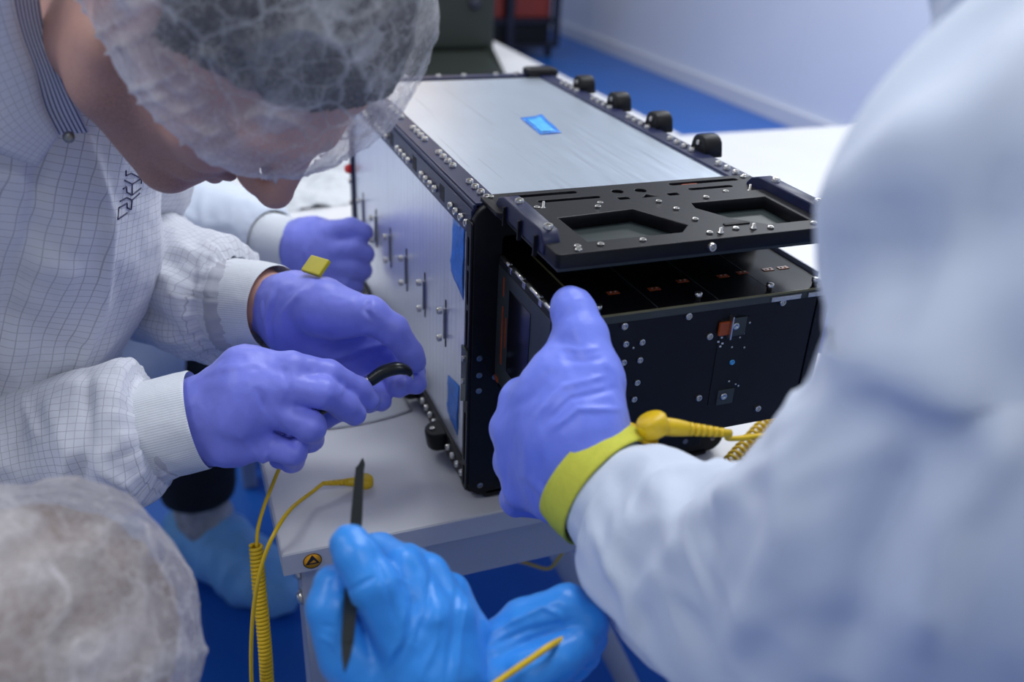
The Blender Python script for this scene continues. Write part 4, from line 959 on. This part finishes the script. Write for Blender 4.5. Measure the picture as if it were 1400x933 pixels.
g1 = glove('glove', [
    [(398, 503, .757, .0138), (450, 512, .772, .0122), (490, 533, .792, .0108), (506, 548, .80, .0096)],
    [(392, 530, .750, .0142), (441, 537, .754, .0128), (472, 556, .775, .0114), (485, 567, .785, .0102)],
    [(372, 560, .750, .0142), (425, 584, .755, .0126), (424, 600, .785, .0112), (400, 604, .80, .010)],
    [(358, 608, .760, .0130), (401, 619, .762, .0112), (400, 630, .79, .0100), (382, 628, .80, .009)],
    [(300, 590, .80, .018), (380, 588, .825, .0145), (440, 570, .828, .0120), (478, 556, .822, .0105)]], M_GLOVE, m1,
    base=[[(228, 583, .766, .030), (262, 556, .764, .020), (335, 508, .757, .0205), (398, 503, .757, .0138)],
          [(228, 583, .766, .030), (262, 572, .762, .022), (335, 535, .748, .0215), (392, 530, .750, .0142)],
          [(228, 583, .766, .030), (262, 590, .762, .022), (330, 568, .750, .0215), (372, 560, .750, .0142)],
          [(228, 583, .766, .030), (268, 604, .768, .019), (320, 606, .762, .0185), (358, 608, .760, .0130)],
          [(270, 575, .785, .028), (330, 565, .785, .026), (370, 545, .78, .020)]],
    creases=(([(352, 534), (372, 570), (398, 600), (404, 612)], -.0016, 5), ([(385, 500), (392, 520), (398, 548)], -.0014, 5), ([(330, 600), (352, 622), (362, 636)], .0012, 4), ([(366, 618), (360, 636)], .001, 3), ([(430, 505), (438, 520)], .0008, 3), ([(470, 522), (466, 540)], .0008, 3), ([(275, 515), (300, 505), (340, 500)], .0008, 5)))
g2 = glove('glove', [
    [(460, 428, .812, .0225), (505, 431, .806, .0172), (538, 452, .812, .0142), (561, 484, .822, .0118), (567, 494, .824, .0108)],
    [(500, 462, .862, .014), (545, 487, .872, .0125), (565, 508, .852, .0112), (569, 525, .834, .0102)],
    [(485, 475, .862, .014), (522, 505, .876, .0125), (542, 519, .856, .0112), (546, 530, .836, .0102)],
    [(470, 490, .862, .0135), (502, 520, .874, .012), (518, 540, .856, .011), (521, 549, .838, .0100)],
    [(455, 498, .858, .0125), (480, 525, .866, .011), (498, 545, .855, .010), (504, 553, .845, .009)]], M_GLOVE, m1,
    base=[[(365, 418, .858, .026), (402, 412, .838, .0260), (440, 420, .820, .0250), (475, 428, .812, .0210)],
          [(365, 418, .858, .026), (400, 430, .846, .028), (455, 450, .850, .026), (500, 464, .860, .016)],
          [(400, 442, .850, .026), (450, 470, .856, .023), (485, 478, .862, .015)],
          [(398, 455, .856, .022), (440, 482, .860, .0175), (462, 496, .860, .013)]],
    creases=(([(372, 400), (362, 440), (370, 470)], .0016, 3), ([(380, 398), (370, 440), (376, 474)], -.0014, 3), ([(415, 395), (385, 430), (390, 470)], .0012, 4), ([(505, 408), (500, 425), (512, 440)], -.0016, 4), ([(450, 492), (490, 478), (530, 470)], .0022, 4), ([(460, 500), (500, 490), (532, 476)], -.002, 4), ([(430, 470), (470, 460), (510, 452)], .0012, 5)))
sleeve('glove_roll', rows(((392, 424, .850, .0335), (396, 424, .848, .0350), (400, 424, .846, .0340))), M_GLOVE, m1, N=14, M=60, disp=folds(.0006, .0004, 2, 0, 60, 120, end=.0001))
# lower coat and legs (mostly out of frame)
for dx, dy in ((-.06, .10), (.04, -.08)):
    hx, hy = -.62 + dx, .45 + dy
    sleeve('trouser_leg', [(hx, hy, .95, .10), (hx + .03, hy - .02, .62, .085), (hx + .01, hy, .30, .075), (hx, hy, .10, .075)], M_TROUSER, m1, N=40, M=32, disp=folds(.004, .002, dx))
    S = Sdf(.005); S.chain([np.array((hx - .03, hy + .02, .055, .052)), np.array((hx + .07, hy - .05, .050, .052)), np.array((hx + .16, hy - .12, .042, .040))], .02); S.cone((hx, hy, .06), (hx, hy, .14), .055, .06, .02); V, F = S.build(1); V[:, 2] = np.maximum(V[:, 2], 0.001); mk('shoe_cover', V, F, M_SHOE, m1)
# printed mark on the chest: small cube outline and angular letters
def strokes(name, segs, wpx, depth, m, parent, surf=None):
    bm = bmesh.new()
    for (x0, y0, x1, y1) in segs:
        a, c = W3(x0, y0, depth), W3(x1, y1, depth); t = c - a; L = np.linalg.norm(t)
        Mx = frame_mat((a + c) / 2, -FW, t); add_box(bm, (-L / 2 - .0004, -wpx / 2, -.0003), (L / 2 + .0004, wpx / 2, .0003), 0, Mx)
    return bm_obj(name, bm, m, parent)
from mathutils.bvhtree import BVHTree
def bvh(objs):
    Vs = []; Fs = []; n = 0
    for o in objs:
        r = base_of(o.parent); Vs += [Vector(np.array(v.co) + r) for v in o.data.vertices]; Fs += [tuple(i + n for i in p.vertices) for p in o.data.polygons]; n = len(Vs)
    return BVHTree.FromPolygons(Vs, Fs)
tree = bvh([o for o in m1.children if o.name.split('.')[0] in ('coat', 'coat_front', 'sleeve')])
def cast(px, py):
    r = Vector(FW + (px - CX) / FPX * RT - (py - CY) / FPX * UP).normalized(); h = tree.ray_cast(Vector(CAM), r)
    return np.array(h[0]) - np.array(r) * .0006 if h[0] is not None else None
LG = [(275, 195, 275, 260), (275, 255, 335, 230), (335, 230, 455, 290), (455, 290, 345, 355), (345, 355, 258, 310), (345, 355, 345, 480), (455, 290, 452, 350), (450, 400, 345, 482), (345, 482, 285, 450), (285, 450, 280, 385), (280, 385, 240, 410),
      (205, 555, 285, 512), (285, 512, 345, 540), (345, 540, 435, 460), (345, 540, 335, 650), (335, 650, 288, 632), (288, 632, 288, 575), (288, 575, 190, 632), (188, 640, 178, 765), (178, 765, 290, 688)]
pm = None
for (x0, y0, x1, y1) in LG:
    q = [cast(140 + (x0 + (x1 - x0) * t) / 8.4875, 210 + (y0 + (y1 - y0) * t) / 8.4875) for t in np.linspace(0, 1, 6)]; q = [c for c in q if c is not None]
    if len(q) > 2 and max(np.linalg.norm(a - c) for a, c in zip(q[:-1], q[1:])) < .012: tube('print_line', q, .0006, M_INKB, m1, n=8, seg=6)
# straps
bs = thing('wrist_strap', 'yellow-green strap clip at the far wrist of the man', 'strap', tuple(W3(430, 365, .82)))
A = W3(432, 364, .815); box('clip', (-.0115, -.0090, -.0022), (.0115, .0090, .0022), M_YELTAG, bs, .0012, frame_mat(A, -FW * .75 + UP * .5 - RT * .3, RT * .87 - UP * .5))
sleeve('band', rows(((384, 422, .853, .0325), (388, 422.5, .8515, .0328), (393, 423, .850, .0325))), M_YELBAND, bs, N=8, M=48)

# ------------------------------------------------------------------ person on the right, arm in front of the camera
m2 = thing('person', 'person in plain white coat at the right, one arm reaching to hold the satellite', 'person', (.45, -.55, 0))
S = Sdf(.006)
a0 = P(.42, -.47, .56, 0)[:3]; HR2 = np.array([[.80, -.55, .23], [.55, .83, .05], [-.22, .09, .97]]); u_, _, v_ = np.linalg.svd(HR2); HR2 = u_ @ v_; HO2 = a0 + np.array((-.02, .05, .168))
head_parts(S, HR2, HO2, neck_to=a0)
ls = W3(1600, -100, .37); rs = P(.62, -.40, .46, 0)[:3]
S.cone(a0, P(.46, -.52, .30, 0)[:3], .08, .12, .03); S.cone(P(.46, -.52, .30, 0)[:3], P(.52, -.60, .12, 0)[:3], .12, .12, .03); S.cone(ls, rs, .05, .05, .03)
S.chain(rows(((1600, -60, .37, .044), (1400, 380, .34, .040), (1250, 735, .395, .038), (1040, 790, .49, .034), (825, 662, .595, .026))), .02)
S.chain([np.append(rs, .048), P(.60, -.25, .27, .04), P(.46, -.10, .185, .027)], .02)
V, F = S.build(1); mk('body', V, F, M_SKIN, m2); hair('hair', HR2, HO2, m2, M_HAIRB, .006); net('hairnet', HR2, HO2, m2, M_NET, h=.004, seed=8.0)
S = Sdf(.006)
S.chain([np.append(a0 - (0, 0, .03), .085), P(.46, -.50, .36, .15), P(.50, -.56, .15, .17), P(.54, -.62, -.10, .19), P(.55, -.64, -.30, .21)], .04)
S.chain([np.append(ls, .085), np.append((ls + rs) / 2, .10), np.append(rs, .085)], .04)
S.cone(a0 + (0, 0, .12), a0 + (0, 0, -.02), .075, .062, .01, True)
V, F = S.build(2); Nn = normals(V, F); V = V + Nn * (.008 * (1 - 2 * np.abs(vnoise(V * np.array([14, 14, 5])))))[:, None]; mk('coat', V, F, M_COATP, m2); stand_collar(m2, a0, HO2 - HR2[:, 1] * .02 - a0)
pxr = lambda L: [(a, b_, d, r * d / FPX) for a, b_, d, r in L]
s2 = sleeve('sleeve', rows(pxr(((1600, -140, .36, 280), (1575, 30, .35, 265), (1530, 160, .34, 245), (1405, 310, .325, 262), (1398, 460, .335, 250), (1335, 620, .355, 240), (1250, 735, .39, 226), (1150, 808, .44, 194), (1040, 808, .49, 158), (930, 760, .54, 128), (876, 706, .570, 102), (850, 686, .582, 86), (840, 677, .588, 80)))),
            M_COATP, m2, N=170, M=110, disp=folds(.006, .0028, 4.0, 0.0, 13, 34, 1.4, end=.05),
            creases=(([(1290, 150), (1200, 240), (1135, 310)], .010, 34), ([(1400, 230), (1290, 340), (1170, 370)], -.016, 70), ([(1140, 460), (1240, 500), (1350, 560)], .011, 50), ([(1090, 560), (1080, 720), (1000, 900)], .007, 26), ([(960, 650), (880, 780), (870, 900)], -.005, 18), ([(1050, 640), (930, 720), (860, 860)], .006, 18), ([(1250, 600), (1180, 760), (1150, 933)], -.009, 36), ([(1400, 560), (1300, 700), (1260, 900)], .010, 36), ([(900, 620), (850, 700), (830, 800)], .004, 12)))
sleeve('sleeve', [np.append(rs, .085), P(.64, -.32, .34, .08), P(.60, -.24, .27, .075), P(.54, -.16, .22, .06), P(.48, -.11, .19, .046)], M_COATP, m2, N=60, M=60, disp=folds(.006, .003, 7.0))
glove('glove', [
    [(806, 585, .590, .0225), (812, 520, .606, .0205), (796, 462, .620, .0176), (786, 430, .629, .0158), (781, 419, .632, .0148)],
    [(716, 548, .645, .0170), (728, 536, .680, .0135), (760, 560, .705, .0115)],
    [(700, 586, .650, .0165), (716, 600, .688, .0135), (760, 602, .705, .0115)],
    [(703, 632, .655, .0160), (718, 640, .690, .0130), (765, 640, .705, .011)],
    [(714, 668, .650, .0150), (706, 684, .668, .0118), (745, 690, .672, .0108)]], M_GLOVE2, m2,
    base=[[(822, 660, .592, .031), (800, 600, .594, .027), (752, 548, .618, .0230), (718, 552, .642, .0180)],
          [(822, 660, .592, .031), (775, 600, .606, .029), (712, 590, .640, .0200)],
          [(822, 660, .592, .031), (780, 640, .612, .028), (714, 630, .646, .0190)],
          [(822, 668, .594, .029), (775, 672, .622, .023), (722, 668, .646, .0160)],
          [(800, 560, .600, .026), (775, 520, .618, .024), (782, 470, .628, .0165)]],
    creases=(([(735, 570), (770, 530), (825, 515)], .0018, 4), ([(742, 582), (780, 545), (838, 532)], -.0016, 4), ([(752, 590), (790, 560), (846, 560)], .0016, 4), ([(768, 476), (795, 480), (818, 476)], .0010, 4), ([(770, 492), (800, 494), (824, 490)], -.0010, 4), ([(720, 600), (720, 650), (760, 692)], .0012, 6), ([(740, 620), (738, 660), (768, 696)], -.0014, 5), ([(700, 560), (730, 540), (760, 500)], -.0008, 6)))
S = Sdf(.003)
for c in ([(.43, -.11, .19, .026), (.375, -.07, .185, .026), (.31, -.06, .19, .016)], [(.375, -.07, .185, .026), (.30, -.075, .17, .014), (.28, -.05, .16, .011)], [(.375, -.08, .19, .024), (.315, -.09, .215, .014), (.285, -.085, .225, .011)], [(.375, -.06, .18, .022), (.30, -.055, .145, .013), (.28, -.04, .14, .0105)], [(.375, -.09, .20, .02), (.33, -.115, .23, .014), (.29, -.11, .235, .012)]): S.chain([P(q[0] + .05, *q[1:]) for q in c], .006)
V, F = S.build(1); mk('glove', V, F, M_GLOVE2, m2)
for dx, dy in ((.04, -.10), (.12, .06)):
    hx, hy = .52 + dx, -.62 + dy
    sleeve('trouser_leg', [(hx, hy, .90, .11), (hx, hy + .02, .6, .09), (hx, hy, .3, .08), (hx, hy, .10, .078)], M_TROUSER, m2, N=40, M=32, disp=folds(.004, .002, dx))
    S = Sdf(.006); S.chain([np.array((hx + .01, hy - .04, .055, .052)), np.array((hx - .04, hy + .07, .050, .052)), np.array((hx - .08, hy + .16, .042, .040))], .02); S.cone((hx, hy, .06), (hx, hy, .14), .055, .06, .02); V, F = S.build(1); V[:, 2] = np.maximum(V[:, 2], 0.001); mk('shoe_cover', V, F, M_SHOE, m2)
ws = thing('wrist_strap', 'yellow wrist strap with snap and cord on the arm holding the satellite', 'strap', tuple(W3(880, 590, .60)))
bdo = sleeve('band', rows(((803, 642, .603, .0415), (820, 658, .597, .0428), (838, 674, .590, .0425))), M_YELBAND, ws, N=16, M=90); md = bdo.modifiers.new('thickness', 'SOLIDIFY'); md.thickness = .0014; md.offset = 1
wn = W3(900, 585, .585); cdir = W3(1000, 600, .60) - W3(905, 590, .588)
box('snap_plate', (-.016, -.009, -.0015), (.012, .009, .0015), M_YEL, ws, .0012, frame_mat(W3(876, 594, .584), UP * .8 - FW * .4 + RT * .25, RT - UP * .55))
ee = snap_plug(ws, W3(896, 590, .580), UP * .8 - FW * .25 - RT * .35, cdir, 1.32)
tube('cable', [ee, W3(1000, 600, .60), W3(1068, 594, .61), W3(1180, 590, .62), W3(1280, 640, .60)], .0019, M_YEL, ws, n=50, seg=9)

# ------------------------------------------------------------------ seated person bottom left (hairnet) with sky blue gloves
m3 = thing('person', 'person crouching at the bottom left in a pale hairnet and sky blue gloves', 'person', (-.42, -.45, 0))
HO3 = W3(-14, 985, .50); HR3 = np.array([[.62, .60, .50], [-.70, .70, .12], [-.36, -.38, .85]]); u_, _, v_ = np.linalg.svd(HR3); HR3 = u_ @ v_
nb3 = HO3 - HR3[:, 2] * .17 - HR3[:, 1] * .05
S = Sdf(.005); head_parts(S, HR3, HO3, neck_to=nb3)
t3 = nb3 + np.array((-.05, -.08, -.22)); p3 = t3 + np.array((-.02, -.03, -.22))
S.cone(nb3, t3, .075, .12, .03); S.cone(t3, p3, .12, .13, .03)
rs3 = nb3 + np.array((.14, -.14, -.09)); ls3 = nb3 + np.array((-.10, .10, -.09)); S.cone(rs3, ls3, .055, .055, .03)
w3r, w3l = W3(592, 985, .537), W3(655, 968, .555); er, el = W3(520, 1500, .56), W3(560, 1450, .66)
S.chain([np.append(rs3, .048), np.append(er, .042), np.append(w3r, .027)], .02); S.chain([np.append(ls3, .048), np.append(el, .042), np.append(w3l, .027)], .02)
V, F = S.build(1); mk('body', V, F, M_SKIN, m3); hair('hair', HR3, HO3, m3, M_HAIRB, .005)
n3 = net('hairnet', HR3, HO3, m3, M_NETB, extra=.020, h=.0034, seed=5.0, hem=(-.01, .30), puff=.022); n3['label'] = 'pale ruffled hairnet, close to the lens'
S = Sdf(.006); S.chain([np.append(nb3 - (0, 0, .04), .085), np.append(t3, .155), np.append(p3, .18), np.append(p3 - (0, 0, .12), .20)], .04); S.chain([np.append(rs3, .075), np.append(nb3 - (0, 0, .08), .09), np.append(ls3, .075)], .04)
S.cone(nb3 + (0, 0, .14), nb3 + (0, 0, -.03), .078, .062, .01, True); V, F = S.build(2); mk('coat', V, F, M_COATP, m3); stand_collar(m3, nb3, HR3[:, 2])
sleeve('sleeve', [np.append(rs3, .075), np.append((rs3 + er) / 2, .07), np.append(er, .066), np.append((er + w3r) / 2, .055), np.append(w3r * .93 + er * .07, .040)], M_COATP, m3, N=60, M=48, disp=folds(.005, .002, 2.0))
sleeve('sleeve', [np.append(ls3, .075), np.append((ls3 + el) / 2, .07), np.append(el, .066), np.append((el + w3l) / 2, .055), np.append(w3l * .93 + el * .07, .040)], M_COATP, m3, N=60, M=48, disp=folds(.005, .002, 3.0))
for q, sgn in ((rs3, 1), (ls3, -1)):
    hp3 = p3 + np.array((.08 * sgn, -.06 * sgn, -.05)); kn = hp3 + np.array((.18, .16, .02 if sgn > 0 else -.12)); kn[2] = max(kn[2], .09)
    ft = kn + np.array((-.20, -.18, 0)); ft[2] = .08
    sleeve('trouser_leg', [np.append(hp3, .10), np.append((hp3 + kn) / 2, .09), np.append(kn, .08), np.append((kn + ft) / 2, .075), np.append(ft, .07)], M_TROUSER, m3, N=50, M=30, disp=folds(.004, .002, sgn), closed=True)
    S = Sdf(.006); S.chain([np.append(ft, .052), np.append(ft + (-.10, -.09, -.01), .045), np.append(ft + (-.16, -.14, -.02), .035)], .02); V, F = S.build(1); V[:, 2] = np.maximum(V[:, 2], 0.001); mk('shoe_cover', V, F, M_SHOE, m3)
glove('glove', [
    [(548, 868, .452, .0145), (513, 803, .446, .0128), (489, 762, .450, .0113), (478, 744, .453, .0102)],
    [(583, 845, .458, .0145), (548, 780, .466, .0130), (518, 758, .482, .0112), (500, 760, .492, .010)],
    [(615, 848, .468, .0138), (583, 788, .478, .0122), (556, 772, .492, .0108), (540, 780, .502, .0095)],
    [(638, 868, .480, .0125), (614, 812, .488, .0110), (592, 796, .502, .0096), (578, 806, .508, .0088)],
    [(520, 935, .456, .0165), (474, 896, .452, .0145), (451, 832, .452, .0118), (455, 800, .456, .0102)]], M_GLOVEB, m3, h=.0015, k=.0025, bk=.006, zs=1.13,
    base=[[(590, 990, .472, .026), (565, 930, .458, .020), (548, 868, .452, .0150)],
          [(590, 990, .472, .026), (590, 920, .458, .020), (583, 845, .458, .0150)],
          [(592, 990, .474, .026), (612, 920, .468, .020), (615, 848, .468, .0145)],
          [(595, 990, .478, .025), (628, 930, .480, .018), (638, 868, .480, .0130)],
          [(585, 985, .470, .026), (540, 950, .460, .020), (500, 920, .455, .015)]],
    creases=(([(505, 742), (530, 800), (540, 850)], -.0016, 4), ([(468, 812), (500, 796), (512, 790)], -.0012, 3), ([(555, 830), (545, 880), (510, 930)], .0012, 4), ([(565, 815), (560, 870), (530, 930)], -.0013, 4), ([(600, 830), (595, 880), (575, 930)], .0012, 4), ([(625, 800), (620, 860), (610, 930)], -.0012, 4), ([(640, 820), (630, 870), (625, 930)], .0010, 3), ([(435, 870), (455, 880), (470, 905)], .0010, 3), ([(590, 778), (585, 830), (570, 880)], -.0014, 4), ([(440, 855), (460, 860)], -.0008, 3), ([(540, 790), (560, 800), (570, 820)], .0008, 3)))
glove('glove', [
    [(718, 858, .548, .0165), (775, 832, .543, .0145), (803, 852, .540, .0128), (800, 876, .544, .0110)],
    [(712, 872, .560, .016), (772, 846, .564, .014), (803, 872, .562, .0122), (798, 892, .560, .0105)],
    [(705, 890, .572, .015), (762, 870, .580, .013), (795, 895, .576, .0115), (788, 910, .570, .010)],
    [(700, 908, .578, .014), (750, 895, .588, .012), (780, 912, .584, .0105), (772, 925, .578, .0095)],
    [(672, 935, .535, .0165), (722, 922, .525, .0145), (765, 900, .526, .0128), (793, 882, .530, .0108)]], M_GLOVEB, m3, h=.0016, k=.0025, bk=.007,
    base=[[(648, 975, .556, .027), (680, 905, .548, .022), (718, 858, .548, .0175)], [(648, 975, .556, .027), (680, 920, .558, .022), (712, 872, .560, .017)], [(648, 975, .556, .027), (676, 930, .568, .021), (705, 890, .572, .016)], [(650, 975, .550, .026), (668, 935, .538, .019)]],
    creases=(([(660, 870), (700, 850), (760, 822)], .0012, 4), ([(670, 885), (720, 862), (780, 850)], -.0013, 4), ([(740, 830), (765, 840), (775, 860)], .0010, 3), ([(725, 880), (760, 868), (790, 860)], .0010, 3), ([(680, 930), (720, 905), (760, 890)], -.0012, 4)))
sleeve('glove_cuff', rows(((592, 975, .534, .0330), (592, 990, .537, .0340), (594, 1030, .545, .0350))), M_GLOVEB, m3, N=14, M=50, disp=folds(.001, .0005, 2))
cF = thing('grounding_cord', 'yellow cord pinched in the lower sky blue glove', 'cord', tuple(W3(720, 905, .515)))
tube('cable', [W3(*q) for q in ((610, 985, .49), (660, 948, .50), (690, 926, .505), (725, 902, .508), (748, 886, .512), (766, 876, .522), (790, 868, .535))], .0019, M_YEL, cF, n=50, seg=9)

# ------------------------------------------------------------------ helper standing behind the left man
m4 = thing('person', 'person in white coat standing behind, purple-gloved hand at the dispenser side', 'person', (-.30, .93, 0))
S = Sdf(.006); a4 = np.array((-.44, .96, 1.42)); HR4 = np.array([[-.75, .60, .25], [-.62, -.78, -.10], [.14, -.22, .96]]); u_, _, v_ = np.linalg.svd(HR4); HR4 = u_ @ v_; HO4 = a4 + np.array((.04, -.03, .168))
head_parts(S, HR4, HO4, neck_to=a4)
S.cone(a4, (-.44, .97, 1.15), .08, .12, .03); S.cone((-.44, .97, 1.15), (-.44, .98, .95), .12, .125, .03)
s4a, s4b = np.array((-.32, .83, 1.33)), np.array((-.57, 1.10, 1.33)); S.cone(s4a, s4b, .05, .05, .03)
S.chain([np.append(s4a, .045), row(230, 200, 1.36, .040), row(235, 295, 1.30, .040), row(335, 320, 1.20, .030), row(405, 338, 1.148, .026)], .02); S.chain([np.append(s4b, .048), np.array((-.66, 1.05, 1.05, .042)), np.array((-.60, .90, .85, .03))], .02)
V, F = S.build(1); mk('body', V, F, M_SKIN, m4); hair('hair', HR4, HO4, m4, M_HAIR, .006); net('hairnet', HR4, HO4, m4, M_NET, h=.004, seed=11.0)
S = Sdf(.006); S.chain([np.append(a4 - (0, 0, .03), .085), np.array((-.44, .97, 1.2, .15)), np.array((-.43, .97, .95, .155)), np.array((-.41, .96, .70, .17)), np.array((-.40, .95, .52, .185))], .04)
S.chain([np.append(s4a, .08), np.append((s4a + s4b) / 2, .10), np.append(s4b, .08)], .04); S.cone(a4 + (0, 0, .12), a4 + (0, 0, -.02), .075, .062, .01, True)
V, F = S.build(2); Nn = normals(V, F); V = V + Nn * (.010 * (1 - 2 * np.abs(vnoise(V * np.array([14, 14, 4])))))[:, None]; mk('coat', V, F, M_COATP, m4); stand_collar(m4, a4, HO4 - HR4[:, 1] * .02 - a4)
sleeve('sleeve', [np.append(s4a, .080), row(230, 200, 1.36, .075), row(235, 295, 1.30, .070), row(285, 308, 1.25, .062), row(335, 320, 1.20, .055), row(362, 326, 1.178, .046), row(372, 329, 1.17, .040)], M_COATP, m4, N=80, M=60, disp=folds(.006, .003, 9.0, .002))
sleeve('sleeve', [np.append(s4b, .080), np.array((-.66, 1.06, 1.08, .07)), np.array((-.63, .96, .95, .06)), np.array((-.60, .90, .86, .045))], M_COATP, m4, N=50, M=40, disp=folds(.006, .003, 3.0))
sleeve('cuff', rows(((364, 327, 1.176, .0370), (385, 333, 1.160, .0365), (410, 339, 1.142, .0345))), M_RIB, m4, N=20, M=60)
glove('glove', [
    [(452, 318, 1.122, .0150), (480, 312, 1.108, .0128), (497, 318, 1.112, .0115), (488, 326, 1.13, .0105)],
    [(457, 342, 1.120, .0150), (486, 341, 1.104, .0126), (499, 347, 1.110, .0115), (488, 352, 1.13, .0105)],
    [(455, 364, 1.124, .0142), (484, 367, 1.110, .0122), (496, 371, 1.116, .0110), (486, 374, 1.13, .010)],
    [(448, 382, 1.130, .0130), (474, 388, 1.118, .0112), (486, 391, 1.122, .0100), (478, 392, 1.135, .009)],
    [(430, 312, 1.13, .016), (468, 322, 1.15, .013), (490, 330, 1.15, .011)]], M_GLOVE, m4, h=.0022,
    base=[[(395, 336, 1.15, .028), (420, 328, 1.135, .0265), (452, 320, 1.122, .0170)], [(395, 336, 1.15, .028), (420, 342, 1.132, .0275), (457, 343, 1.120, .0170)], [(400, 342, 1.15, .027), (425, 358, 1.134, .0245), (455, 364, 1.124, .0155)], [(405, 348, 1.15, .025), (425, 372, 1.138, .018), (448, 382, 1.130, .0135)]],
    creases=(([(420, 310), (412, 345), (418, 380)], -.0014, 4), ([(428, 315), (420, 345), (428, 378)], .0012, 4)))
S = Sdf(.006); S.chain([np.array((-.60, .90, .86, .028)), np.array((-.58, .86, .80, .03)), np.array((-.57, .84, .72, .02))], .02); S.chain([np.array((-.58, .86, .80, .02)), np.array((-.54, .86, .75, .012))], .01)
V, F = S.build(1); mk('glove', V, F, M_GLOVE, m4)
fx, fy = -.255, .905
for i, (hx, hy) in enumerate(((fx, fy), (-.52, 1.06))):
    lean = (-.43 + .06 - .12 * i, .94 + .05 * i)
    sleeve('trouser_leg', [(lean[0], lean[1], .90, .095), (lean[0] * .6 + hx * .4, lean[1] * .6 + hy * .4, .60, .082), (hx, hy, .34, .074), (hx, hy, .175, .070)], M_TROUSER, m4, N=40, M=36, disp=folds(.003, .002, i * 3.0), closed=True)
    S = Sdf(.004); d = np.array((.55, -.84)) ; c = lambda t, z, r: np.array((hx + d[0] * t, hy + d[1] * t, z, r))
    S.chain([c(0, .20, .048), c(0.005, .13, .050), c(.03, .085, .050)], .02); V, F = S.build(1); V = V + normals(V, F) * (.004 * fbm(V * 40, 2))[:, None]; mk('shoe_top', V, F, M_SHOEIN, m4)
    S = Sdf(.004); S.chain([c(-.045, .055, .058), c(.06, .058, .064), c(.15, .048, .060), c(.215, .040, .046)], .03); V, F = S.build(2); V = V + normals(V, F) * (.005 * (1 - 2 * np.abs(vnoise(V * np.array([30, 30, 14])))))[:, None]; V[:, 2] = np.maximum(V[:, 2], 0.001); mk('shoe_cover', V, F, M_SHOE, m4)
